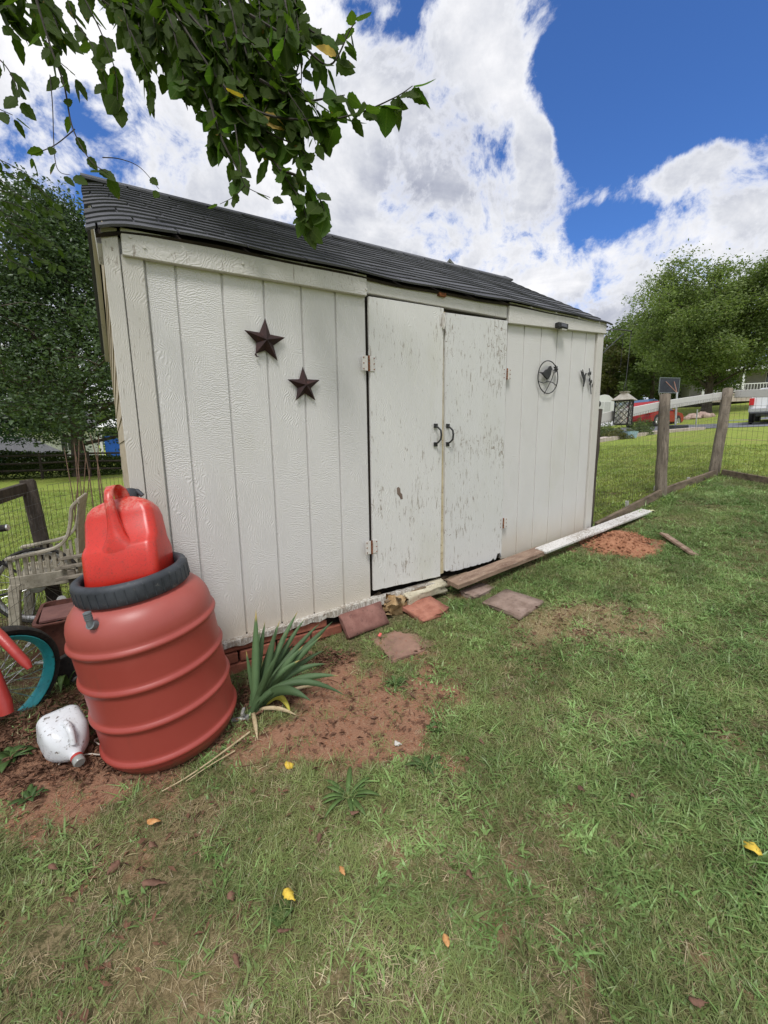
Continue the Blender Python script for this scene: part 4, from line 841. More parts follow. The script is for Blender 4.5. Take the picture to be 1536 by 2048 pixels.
MB().ball(sk+(0, 0, .05), (.12, .06, .03), 10, 6).build('saddle', M_tyre, b2_, smooth=True)
# ------------------------------------------------------------------ resin garden chair
M_resin = speck('weathered_resin', (.30, .27, .205), (.45, .41, .325), (.15, .13, .10), scale=26, rough=.7, bs=.4, bscale=120)
c0 = W(38, 1262, 2.86); cf = np.array((-.995, .08, 0)); cf = cf/np.linalg.norm(cf); cs = np.array((.06, .998, 0)); cz0 = G(c0[0], c0[1])
ch = thing('garden_chair', 'weathered beige resin garden chair with slatted arms facing the bicycle', 'chair', (c0[0], c0[1], cz0))
C0 = np.array((c0[0], c0[1], cz0)); 
def CC(a, b_, z): return C0-cf*a+cs*b_+np.array((0, 0, z))     # a backwards from the front leg, b across, z up
def chx(m, pts, w_, h_, up=(0, 0, 1)):
    for i in range(len(pts)-1): m.beam(pts[i], pts[i+1], w_, h_, up)
AH = .54; WB = .40
for b_ in (0, WB):
    m = MB(); m.loft([[CC(a-.02, b_-.012, z), CC(a+.045, b_-.012, z), CC(a+.045, b_+.03, z), CC(a-.02, b_+.03, z)] for a, z in ((-.035, 0), (-.02, .15), (0, .33), (.01, .36))]); m.build('leg', M_resin, ch, bev=.006)
    m = MB(); m.loft([[CC(a-.02, b_-.012, z), CC(a+.035, b_-.012, z), CC(a+.035, b_+.03, z), CC(a-.02, b_+.03, z)] for a, z in ((.55, 0), (.50, .2), (.46, .36))]); m.build('leg', M_resin, ch, bev=.006)
    # arm: flat top rail sweeping up into the back
    m = MB(); tp = smoothp([CC(-.01, b_, AH-.005), CC(.12, b_, AH+.012), CC(.26, b_, AH+.04), CC(.33, b_, AH+.10), CC(.365, b_, AH+.20), CC(.385, b_, AH+.31), CC(.42, b_, AH+.355)], 4)
    rings = []
    for i, p in enumerate(tp):
        d = tp[min(i+1, len(tp)-1)]-tp[max(0, i-1)]; d /= np.linalg.norm(d); u_ = np.cross(d, cs); u_ = u_/np.linalg.norm(u_)
        rings.append([p-cs*.025+u_*.010, p+cs*.03+u_*.010, p+cs*.03-u_*.010, p-cs*.025-u_*.010])
    m.loft(rings); m.build('armrest', M_resin, ch, smooth=False, bev=.004)
    m = MB(); m.beam(CC(-.005, b_, .36), CC(.36, b_, .37), .02, .10); m.build('side_rail', M_resin, ch, bev=.005)
    for k in range(9):
        a = .01+k*.040; m = MB(); m.beam(CC(a, b_, .40), CC(a, b_, AH+.0+max(0, (a-.2))*.18), .012, .022, tuple(cf)); m.build('side_slat', M_resin, ch, bev=.003)
m = MB(); m.loft([[CC(a, 0, z), CC(a, WB, z), CC(a, WB, z-.02), CC(a, 0, z-.02)] for a, z in ((-.01, .37), (.02, .385), (.2, .375), (.40, .36))]); m.build('seat', M_resin, ch, bev=.005)
for k in range(7):
    b_ = .03+k*(WB-.06)/6; m = MB(); m.loft([[CC(a-.006, b_-.018, z), CC(a-.006, b_+.018, z), CC(a+.006, b_+.018, z), CC(a+.006, b_-.018, z)] for a, z in ((.37, .36), (.385, .5), (.40, .7), (.43, .89))]); m.build('back_slat', M_resin, ch, bev=.003)
m = MB(); m.beam(CC(.43, -.01, .895), CC(.43, WB+.01, .895), .02, .045); m.build('top_rail', M_resin, ch, bev=.006)
# ------------------------------------------------------------------ rusty cart and slatted bench behind the barrel
M_rbrown = speck('rusted_maroon_metal', (.075, .028, .022), (.16, .06, .042), (.04, .018, .014), scale=18, rough=.8, bs=.5)
ct = thing('garden_cart', 'rusty maroon metal cart with bent silver tube frame behind the barrel', 'cart', (-.55, .55, .15))
cc = np.array((-.50, .62, G(-.5, .6)))
m = MB()
def cart_ring(s_, z): return [tuple(cc+np.array((x, y, z))) for x, y, _ in rr(.26*s_, .20*s_, 0, .05)]
m.loft([cart_ring(.80, .12), cart_ring(.95, .22), cart_ring(1.0, .33), cart_ring(1.03, .335), cart_ring(1.03, .345), cart_ring(.97, .345), cart_ring(.90, .24), cart_ring(.78, .15)]); m.build('tray', M_rbrown, ct, smooth=True)
m = MB(); m.beam(cc+(-.24, -.06, .352), cc+(.24, -.04, .352), .24, .01, (0, 0, 1)); m.build('cover_board', speck('maroon_board', (.12, .05, .045), (.20, .09, .075), scale=10, rough=.7), ct)
M_tubeg = speck('scratched_tube', (.22, .22, .21), (.45, .45, .43), (.07, .06, .055), scale=22, rough=.4, metal=.5)
for P_ in ([(165, 1205, 2.45), (140, 1225, 2.42), (100, 1255, 2.38), (75, 1268, 2.35), (72, 1280, 2.33), (82, 1288, 2.31), (120, 1292, 2.25), (175, 1300, 2.2)], [(72, 1326, 2.33), (85, 1326, 2.3), (115, 1322, 2.26), (160, 1316, 2.2)], [(85, 1376, 2.28), (120, 1374, 2.25), (150, 1358, 2.22), (160, 1350, 2.20), (158, 1342, 2.2)]):
    MB().tube(smoothp([W(*q_) for q_ in P_]), .009, 8).build('frame_tube', M_tubeg, ct, smooth=True)
for s_ in (-1, 1):
    MB().lathe([(0, -.02), (.06, -.02), (.085, -.022), (.09, -.01), (.09, .01), (.085, .022), (.06, .02), (0, .02)], 24, cc+(.12*s_, -.22, .08), (0, 1, 0)).build('wheel', M_tyre, ct, smooth=True)
for (a_, b_) in (((52, 1294, 2.42), (150, 1210, 2.62)), ((58, 1288, 2.4), (128, 1218, 2.60))):
    tag(MB().beam(W(*a_), W(*b_), .028, .008).build('trim_strip', M_tubeg, None, bev=.002), 'long grey flat strip propped across the rusty cart', 'strip', 'grey strips propped on the cart')
bn = thing('slatted_bench', 'weathered wooden slat bench behind the fuel can', 'bench', W(160, 1140, 2.8))
for k, (v0, v1) in enumerate(((1118, 1108), (1136, 1126), (1158, 1147))):
    a_, b_ = W(118, v0, 2.85+.05*(2-k)), W(205, v1-4, 2.75+.05*(2-k)); m = MB(); m.beam(a_, b_, .06, .022); m.build('slat', speck('bench_wood', (.13, .11, .085), (.27, .235, .185), (.06, .05, .04), scale=20, rough=.95, bs=.6, scl=(.3, .6, 1)) if k == 0 else bpy.data.materials['bench_wood'], bn, bev=.003)
for (u, v) in ((142, 1140), (190, 1134)):
    p_ = W(u, v, 2.85); m = MB(); m.beam((p_[0], p_[1], G(p_[0], p_[1])), p_, .04, .04, (0, 1, 0)); m.build('leg', bpy.data.materials['bench_wood'], bn)
# ------------------------------------------------------------------ trees
def leaf_mat(name, c1, c2, trans=.3, rough=.5, c3=None):
    m, t, b = newmat(name); p = pos(t); n = t.noise(p, 1.3, 3, .6); n2 = t.noise(p, 14, 2, .5)
    c = t.mix(t.sstep(n, .35, .65), c1, c2); c = t.mix(t.sstep(n2, .45, .7), c, tuple(x*1.35 for x in c2))
    if c3: c = t.mix(t.sstep(t.noise(p, 5, 2, .5), .62, .70), c, c3)
    t.set(b, 'Base Color', c); t.set(b, 'Roughness', rough); t.set(b, 'Specular IOR Level', .3)
    tr = t.n('ShaderNodeBsdfTranslucent', ins={'Color': t.mix(1.0, c, (1.3, 1.5, .7), 'MULTIPLY')}); mx = t.n('ShaderNodeMixShader', ins={0: trans, 1: b.outputs[0], 2: tr.outputs[0]})
    out = [x for x in m.node_tree.nodes if x.type == 'OUTPUT_MATERIAL'][0]; t.set(out, 'Surface', mx.outputs[0]); return m
M_bark = speck('tree_bark', (.045, .035, .027), (.11, .088, .066), (.02, .016, .012), scale=5, rough=.95, bs=.8, bscale=20, scl=(1, 1, .3))
def leafcloud(P, size, r_, droop=0., asp=.5):
    """P (N,3) leaf positions -> folded four-cornered leaves"""
    n = len(P); d = r_.normal(size=(n, 3)); d[:, 2] = d[:, 2]*.6-droop; d /= np.linalg.norm(d, axis=1)[:, None]
    a = r_.normal(size=(n, 3)); s = np.cross(d, a); s /= np.linalg.norm(s, axis=1)[:, None]; u = np.cross(s, d)
    L = (size*r_.uniform(.7, 1.3, n))[:, None]; w_ = L*asp
    v = np.stack([P, P+d*L*.5+s*w_*.5+u*L*.08, P+d*L, P+d*L*.5-s*w_*.5+u*L*.08], 1).reshape(-1, 3)
    i = np.arange(n)*4; return v, np.concatenate([np.stack([i, i+1, i+2], 1), np.stack([i, i+2, i+3], 1)])
def tree(name, label, base, H, cr, lr, mat_, nl, lsz, seed, tr=.18, c0=.22, nlimb=16, shape='round', cat='tree', sub=5, group=None, wood=M_bark, lean=(0, 0)):
    """a tapered trunk, limbs that fork into twigs, leaves gathered round the twig ends"""
    r_ = np.random.default_rng(seed); base = np.array(base, float); root = thing(name, label, cat, base, group)
    tops = []; m = MB(); ln_ = np.array((lean[0], lean[1], 0))
    def axis_pt(f): return base+np.array((0, 0, H*f))+ln_*f*f*H+np.array((math.sin(f*5+seed), math.cos(f*4+seed), 0))*cr*.03
    m.tube([axis_pt(f)-(0, 0, .2 if f == 0 else 0) for f in np.linspace(0, .84, 9)], [tr*(1.35 if f == 0 else 1-1.1*f) for f in np.linspace(0, .84, 9)], 8)
    m.build('trunk', wood, root, smooth=True); lm = MB(); tw = []
    for k in range(nlimb):
        f = c0+(.95-c0)*(k+.5)/nlimb*r_.uniform(.9, 1.08); f = min(f, .95); a = k*2.4+r_.uniform(-.4, .4); rel = (f-c0)/(1-c0)
        if shape == 'cone': R = cr*(1.02-rel)**.8*(.6+.4*min(1, rel*5+.3))
        elif shape == 'round': R = cr*math.sqrt(max(.05, 1-(2*rel-.85)**2*.75))
        else: R = cr*(.9-.35*rel)
        R *= r_.uniform(.8, 1.12); s0 = axis_pt(f*.82); rise = R*(.55 if shape != 'cone' else .30)*r_.uniform(.5, 1.3); e = s0+np.array((math.cos(a)*R, math.sin(a)*R, rise))
        mid = (s0+e)/2+np.array((0, 0, rise*.25)); lm.tube([s0, mid, e], [tr*.34*(1-.7*f), tr*.2*(1-.6*f), .012], 5)
        for j in range(sub):
            q = r_.uniform(.3, 1.0); p = s0*(1-q)+e*q+np.array((0, 0, rise*.12)); d = r_.normal(size=3); d /= np.linalg.norm(d); d[2] = d[2]*.6+.1; e2 = p+d*R*r_.uniform(.18, .38)
            lm.tube([p, (p+e2)/2+(0, 0, .03*R), e2], [tr*.08, tr*.05, .006], 4); tw.append(e2); tw.append((p+e2)/2)
        tw.append(e)
    lm.build('branches', wood, root, kind='stuff')
    tw = np.array(tw); per = nl//len(tw); C = np.repeat(tw, per, 0); sc_ = cr*r_.uniform(.055, .15, len(tw)).repeat(per)
    g = np.clip(r_.normal(size=C.shape), -1.35, 1.35); P = C+g*sc_[:, None]*np.array((1, 1, .62)); v, f = leafcloud(P, lsz, r_, droop=.25)
    o_ = np.array(base); me_ = fast_mesh('crown', v-o_, f, mat_); link('crown', me_, root); return root
M_pear = leaf_mat('dark_pear_leaves', (.028, .052, .022), (.085, .125, .055), .25, .38)
M_maple = leaf_mat('mid_green_leaves', (.115, .16, .055), (.19, .24, .085), .40, .5, c3=(.20, .20, .06))
M_wood1 = leaf_mat('woodland_leaves', (.07, .105, .035), (.125, .165, .055), .38, .5)
M_wood2 = leaf_mat('woodland_leaves_warm', (.09, .10, .035), (.145, .14, .055), .35, .5)
M_pine = leaf_mat('blue_green_needles', (.028, .062, .034), (.05, .095, .05), .15, .6)
M_ivy = leaf_mat('ivy_leaves', (.035, .06, .015), (.075, .11, .02), .3, .5)
def gp3(p): return np.array((p[0], p[1], float(gz(p[0], p[1]))-.05))
bt = gp3(W(172, 945, 19.5)); tree('pear_tree', 'tall dark glossy tree close behind the left end of the shed', bt, 14.2, 6.6, 5, M_pear, 90000, .16, 11, tr=.30, c0=.12, nlimb=52, shape='cone', sub=10)
bt = gp3(W(-120, 940, 17)); tree('pine_tree', 'blue green pine tree with soft needles at the left edge', bt, 7.0, 2.9, 5, M_pine, 26000, .13, 12, tr=.18, c0=.10, nlimb=30, shape='cone', sub=7)
for i, (u, D, h_, c_, mt, lb) in enumerate(((-320, 27, 12, 5, M_wood1, 'broad tree beyond the left hedge, far left'), (60, 38, 10, 5.0, M_wood2, 'yellowish green tree standing behind the white house on the left'), (330, 34, 13, 5.5, M_wood1, 'round tree beyond the shed roof, mostly hidden'))):
    tree('background_tree', lb, gp3(W(u, 930, D)), h_, c_, 5, mt, 9000, .30, 30+i, tr=.25, nlimb=18, sub=5)
# right: the big tree over the road and the woods behind it
bt = gp3(W(1410, 800, 35)); tree('maple_tree', 'large spreading green tree beside the road on the right', bt, 11.0, 5.9, 5, M_maple, 95000, .21, 21, tr=.36, c0=.20, nlimb=54, shape='round', sub=9, lean=(.03, -.06))
for i, (u, D, h_, c_, mt, lb) in enumerate(((1215, 52, 10.5, 4.8, M_wood2, 'brownish green tree right behind the lantern bracket'), (1262, 57, 12, 5.0, M_wood1, 'darker tree between the lantern and the big tree'), (1300, 48, 11.5, 5.0, M_wood1, 'dark tree low behind the basketball backboard'), (1180, 60, 10, 5, M_wood1, 'tree at the left end of the woods, partly behind the shed'), (1600, 58, 9.5, 6, M_maple, 'tall tree beyond the porch house at the right edge'), (1345, 60, 11, 6, M_wood1, 'tree filling the gap behind the big tree trunk'), (1760, 50, 10, 7, M_wood1, 'tree beyond the right edge of the yard'))):
    tree('woodland_tree', lb, gp3(W(u, 800, D)), h_, c_, 5, mt, 13000, .36, 50+i, tr=.26, c0=.08, nlimb=22, sub=5)
def bush(name, label, c, sz, n, lsz, mt, seed, group=None, kind=None, cat='bush'):
    r_ = np.random.default_rng(seed); d = r_.normal(size=(n, 3)); d /= np.linalg.norm(d, axis=1)[:, None]; rr_ = r_.uniform(.3, 1, n)**.5*(1+.25*np.sin(d[:, 0]*7+seed)*np.cos(d[:, 1]*6)); P = d*rr_[:, None]*np.array(sz); P[:, 2] = np.abs(P[:, 2])
    v, f = leafcloud(P, lsz, r_); me_ = fast_mesh(name, v, f, mt); o = link(name, me_); o.location = V(c)
    if kind: o['kind'] = kind; return o
    return tag(o, label, cat, group)
for i, (u, v, D, sz, lb) in enumerate(((1212, 862, 16.5, (.75, .6, .62), 'rounded shrub on the kerb bed left of the lantern'), (1236, 868, 15.5, (.6, .5, .40), 'low brownish shrub right below the lantern'), (1282, 860, 17.5, (.65, .5, .72), 'upright shrub beside the red car wheel'))):
    bush('shrub', lb, gp3(W(u, v, D)), sz, 1800, .08, M_wood2 if i == 1 else M_wood1, 70+i, 'shrubs in the bed by the drive')
# distant woods ring, one mass
r_ = np.random.default_rng(5); PP = []
for k in range(420):
    a = r_.uniform(-1.4, 2.2); R = r_.uniform(95, 140); c_ = np.array((math.sin(a)*R, math.cos(a)*R, 0)); c_[2] = float(gz(c_[0], c_[1])); hgt = r_.uniform(8, 13)
    P = r_.normal(size=(130, 3))*np.array((3.2, 3.2, hgt*.30))+c_+(0, 0, hgt*.5); PP.append(P)
v, f = leafcloud(np.concatenate(PP), 1.3, r_); link('distant_woods', fast_mesh('distant_woods', v, f, M_wood1), kind='stuff')
# hedge of ivy and undergrowth on the left, behind a split rail fence
r_ = np.random.default_rng(6); n = 26000; tt = r_.uniform(0, 1, n); A = gp3(W(-420, 940, 17.5)); B = gp3(W(262, 940, 19.5)); P = A+(B-A)*tt[:, None]; hgt = .9+.5*fbm(tt*9, tt*0+1, 3)
P[:, 1] += r_.uniform(-.2, 1.6, n); P[:, 2] += r_.uniform(0, 1, n)**.7*hgt*np.where(tt > .8, .75, 1.05); v, f = leafcloud(P, .11, r_); link('ivy_undergrowth', fast_mesh('ivy_undergrowth', v, f, M_ivy), kind='stuff')
sf = thing('split_rail_fence', 'dark split rail fence in front of the ivy on the left', 'fence', A)
A2 = A+(-.2, -.55, .0); B2 = B+(.2, -.55, 0); ns = 7
for i in range(ns+1):
    p = A2+(B2-A2)*i/ns; MB().tube([p, p+(0, 0, 1.15)], .06, 6).build('post', M_postd, sf)
    if i < ns:
        q = A2+(B2-A2)*(i+1)/ns
        for z in (.35, .70, 1.02): MB().tube([p+(0, 0, z+random.uniform(-.04, .04)), q+(0, 0, z+random.uniform(-.04, .04))], .045, 5).build('rail', M_postd, sf)
# left yard: brown leaf litter strip under the hedge is part of the ground colour; buildings beyond
M_wht = speck('white_siding', (.74, .74, .72), (.80, .80, .78), scale=2, rough=.6)
M_sh2 = speck('grey_roof', (.10, .10, .105), (.17, .17, .175), scale=9, rough=.9, bs=.4, bscale=40)
M_glass = speck('window_dark', (.03, .035, .04), (.06, .07, .08), rough=.1, spec=.8)
M_beige = speck('beige_siding', (.42, .40, .36), (.50, .48, .44), scale=2, rough=.7)
M_blued = speck('blue_panel', (.02, .09, .38), (.03, .12, .46), rough=.4)
M_slate = speck('blue_slate_roof', (.20, .25, .33), (.28, .33, .42), scale=3, rough=.8)
def house(name, label, c, yaw, w_, d_, h_, rh, wall, roofm, ov=.35, windows=(), door=None, base=-.6, cat='house', shingles=0):
    """gable house: ridge along local x; local -y is the front"""
    r0 = thing(name, label, cat, c); cy, sy = math.cos(rad(yaw)), math.sin(rad(yaw)); c = np.array(c, float)
    def T(x, y, z): return (c[0]+x*cy-y*sy, c[1]+x*sy+y*cy, c[2]+z)
    def bxx(m, lo, hi):
        vs = [T(x, y, z) for x in (lo[0], hi[0]) for y in (lo[1], hi[1]) for z in (lo[2], hi[2])]
        return m.add(vs, [(0, 1, 3, 2), (4, 6, 7, 5), (0, 4, 5, 1), (2, 3, 7, 6), (0, 2, 6, 4), (1, 5, 7, 3)])
    m = MB(); sec = [(-d_/2, base), (d_/2, base), (d_/2, h_), (0, h_+rh), (-d_/2, h_)]
    m.loft([[T(x, y, z) for y, z in sec] for x in (-w_/2, w_/2)]); m.build('wall', wall, r0)
    k = rh/(d_/2); yo = d_/2+ov; m = MB(); th = .14
    for s in (-1, 1):
        m = MB(); m.loft([[T(x, s*yo, h_-ov*k+.02), T(x, 0, h_+rh+.02), T(x, 0, h_+rh+.02+th), T(x, s*yo, h_-ov*k+.02+th)] for x in (-w_/2-ov, w_/2+ov)]); m.build('roof', roofm, r0)
        m = MB(); m.loft([[T(x, s*(yo+.003), h_-ov*k-.10), T(x, s*(yo+.04), h_-ov*k-.10), T(x, s*(yo+.04), h_-ov*k+.13), T(x, s*(yo+.003), h_-ov*k+.13)] for x in (-w_/2-ov, w_/2+ov)]); m.build('fascia', M_wht, r0)
    for (face, a, z, ww, hh_) in windows:
        def R3(m, a0, a1, z0, z1, e0, e1):
            if face == 'f': bxx(m, (a0, -d_/2-e1, z0), (a1, -d_/2-e0, z1))
            elif face == 'l': bxx(m, (-w_/2-e1, a0, z0), (-w_/2-e0, a1, z1))
            else: bxx(m, (w_/2+e0, a0, z0), (w_/2+e1, a1, z1))
            return m
        fr_ = R3(MB(), a-ww/2-.08, a+ww/2+.08, z-.08, z+hh_+.08, .003, .05).build('window', M_wht, r0); R3(MB(), a-ww/2, a+ww/2, z, z+hh_, .045, .065).build('pane', M_glass, fr_)
        R3(MB(), a-.02, a+.02, z, z+hh_, .066, .08).build('mullion', M_wht, fr_)
    return r0, T, bxx
# left buildings
p = gp3(W(60, 900, 40)); house('house', 'white house glimpsed under the dark tree on the left', p+(0, 0, 0), 25, 9, 7, 3.2, 2.2, M_wht, M_sh2, windows=(('f', -2, 1.0, 1, 1.3), ('f', 1.8, 1.0, 1, 1.3), ('r', 0, 1, 1, 1.3)))
p = gp3(W(-10, 900, 24)); house('outbuilding', 'low grey roofed outbuilding at the left edge behind the ivy', p, 60, 5, 4, .9, 1.0, M_postd, M_sh2, windows=(), cat='outbuilding')
p = gp3(W(236, 900, 30)); pl_ = thing('playhouse', 'blue panelled play structure with white posts beyond the tree trunk', 'playhouse', p)
MB().box(p+(0, 0, 1.25), (.75, .6, .75)).build('panel', M_blued, pl_)
for sx in (-1, 1):
    for sy in (-1, 1): MB().box(p+(sx*.95, sy*.7, 1.3), (.07, .07, 1.3)).build('post', M_wht, pl_)
MB().add([p+(-1.1, -.9, 2.6), p+(1.1, -.9, 2.6), p+(1.1, .9, 2.6), p+(-1.1, .9, 2.6), p+(0, 0, 3.4)], [(0, 1, 4), (1, 2, 4), (2, 3, 4), (3, 0, 4), (3, 2, 1, 0)]).build('roof', M_wht, pl_)
# gable that just peeps over the shed ridge
pk = W(899, 517, 22); gh = float(gz(pk[0], pk[1])); house('house', 'tall house whose white gable peak shows over the shed ridge', (pk[0]+4.8*.67, pk[1]+4.8*.74, gh), 48, 9, 7, pk[2]-gh-4.3, 4.15, M_wht, M_sh2, ov=.3, windows=(('l', 0, 1, 1.1, 1.4), ('l', 0, 4.4, 1.1, 1.4)))
# ------------------------------------------------------------------ road, drive, kerb
def strip(name, pts, w_, mat_, dz, kind='structure', n=4, th=None, **kw):
    P = smoothp([np.array((x, y, 0.)) for x, y in pts], 10); vs = []; N = len(P)
    for i, p in enumerate(P):
        d = P[min(i+1, N-1)]-P[max(0, i-1)]; d /= np.linalg.norm(d); s = np.array((-d[1], d[0], 0))
        for k in range(n+1):
            q = p+s*w_*(k/n-.5); vs.append((q[0], q[1], float(gz(q[0], q[1]))+dz))
    fs = [(i*(n+1)+k, (i+1)*(n+1)+k, (i+1)*(n+1)+k+1, i*(n+1)+k+1) for i in range(N-1) for k in range(n)]
    m = MB(); m.add(vs, fs)
    if th:
        k0 = len(m.v); m.v += [(a, b_, c-th) for a, b_, c in vs]
        m.f += [(i*(n+1), k0+i*(n+1), k0+(i+1)*(n+1), (i+1)*(n+1)) for i in range(N-1)]+[(i*(n+1)+n, (i+1)*(n+1)+n, k0+(i+1)*(n+1)+n, k0+i*(n+1)+n) for i in range(N-1)]
    return m.build(name, mat_, None, kind=kind, smooth=False)
def xy(u, v, D): p = W(u, v, D); return (p[0], p[1])
M_asph = speck('asphalt', (.13, .135, .15), (.18, .185, .205), scale=3, rough=.9, bs=.3, bscale=60)
M_conc = speck('concrete_kerb', (.42, .34, .29), (.54, .46, .40), scale=3, rough=.9, bs=.3, bscale=40)
M_drive = speck('pale_concrete', (.50, .50, .50), (.58, .58, .57), scale=2, rough=.9)
strip('road', [xy(1180, 800, 26.5), xy(1300, 850, 25.5), xy(1440, 850, 24), xy(1540, 850, 22), xy(1750, 850, 22.5), xy(2100, 850, 27)], 9.0, M_asph, .02)
strip('drive', [xy(1130, 840, 38), xy(1215, 835, 37), xy(1260, 838, 33)], 5.0, M_drive, .03)
strip('kerb', [xy(1150, 900, 14.0), xy(1200, 887, 14.8), xy(1290, 865, 17.5), xy(1340, 858, 18.8), xy(1400, 853, 19.6)], .5, M_conc, .12, th=.25)
strip('shrub_bed', [xy(1170, 880, 15.9), xy(1215, 875, 16.4), xy(1275, 862, 18.6)], 1.4, speck('mulch', (.05, .03, .02), (.13, .08, .05), scale=14, rough=.95, bs=.8), .05)
# ------------------------------------------------------------------ house with porch
ph = gp3(W(1530, 800, 47)); yawh = -52
r0, T, bxx = house('porch_house', 'single storey house with white porch posts beyond the road', ph, yawh, 17, 8, 3.0, 2.6, M_beige, M_slate, windows=(('f', -5, .9, 1.2, 1.5), ('f', -1, .9, 1.6, 1.5), ('f', 3.5, .9, 1.2, 1.5)))
m = MB(); bxx(m, (-8.4, -7.0, -.6), (8.4, -4.02, .25)); m.build('porch_floor', M_conc, r0)
m = MB(); m.loft([[T(x, -7.3, 2.55), T(x, -3.9, 3.55), T(x, -3.9, 3.68), T(x, -7.3, 2.68)] for x in (-8.7, 8.7)]); m.build('porch_roof', M_sh2, r0)
m = MB(); bxx(m, (-8.7, -7.36, 2.40), (8.7, -7.303, 2.72)); m.build('porch_fascia', M_wht, r0)
for k in range(6):
    m = MB(); bxx(m, (-8.3+k*3.3, -7.1, .2), (-8.1+k*3.3, -6.9, 2.5)); m.build('porch_post', M_wht, r0)
    if k < 5:
        m = MB(); bxx(m, (-8.1+k*3.3, -7.03, 1.05), (-5.0+k*3.3, -6.97, 1.13)); bxx(m, (-8.1+k*3.3, -7.03, .38), (-5.0+k*3.3, -6.97, .44))
        for j in range(12): bxx(m, (-8.0+k*3.3+j*.25, -7.02, .44), (-7.96+k*3.3+j*.25, -6.98, 1.05))
        m.build('railing', M_wht, r0, kind='stuff')
# white barn shed far behind the lantern
p = gp3(W(1208, 812, 46)); bs = thing('barn_shed', 'small white barn shaped shed far behind the lantern', 'shed', p); yw = rad(-30); c_, s_ = math.cos(yw), math.sin(yw)
sec = [(-1.2, -.4), (1.2, -.4), (1.2, 1.5), (.95, 2.0), (.5, 2.35), (0, 2.45), (-.5, 2.35), (-.95, 2.0), (-1.2, 1.5)]
MB().loft([[p+(a*c_-b_*s_, a*s_+b_*c_, z) for a, z in sec] for b_ in (0, 2.6)]).build('wall', M_wht, bs)
for a in (-.38, .38): MB().box(p+(a*c_+.03*s_, a*s_-.03*c_, .85), (.33, .02, .8), ((c_, s_, 0), (-s_, c_, 0), (0, 0, 1))).build('door', speck('pale_grey_door', (.5, .5, .5), (.6, .6, .6)) if a < 0 else bpy.data.materials['pale_grey_door'], bs)
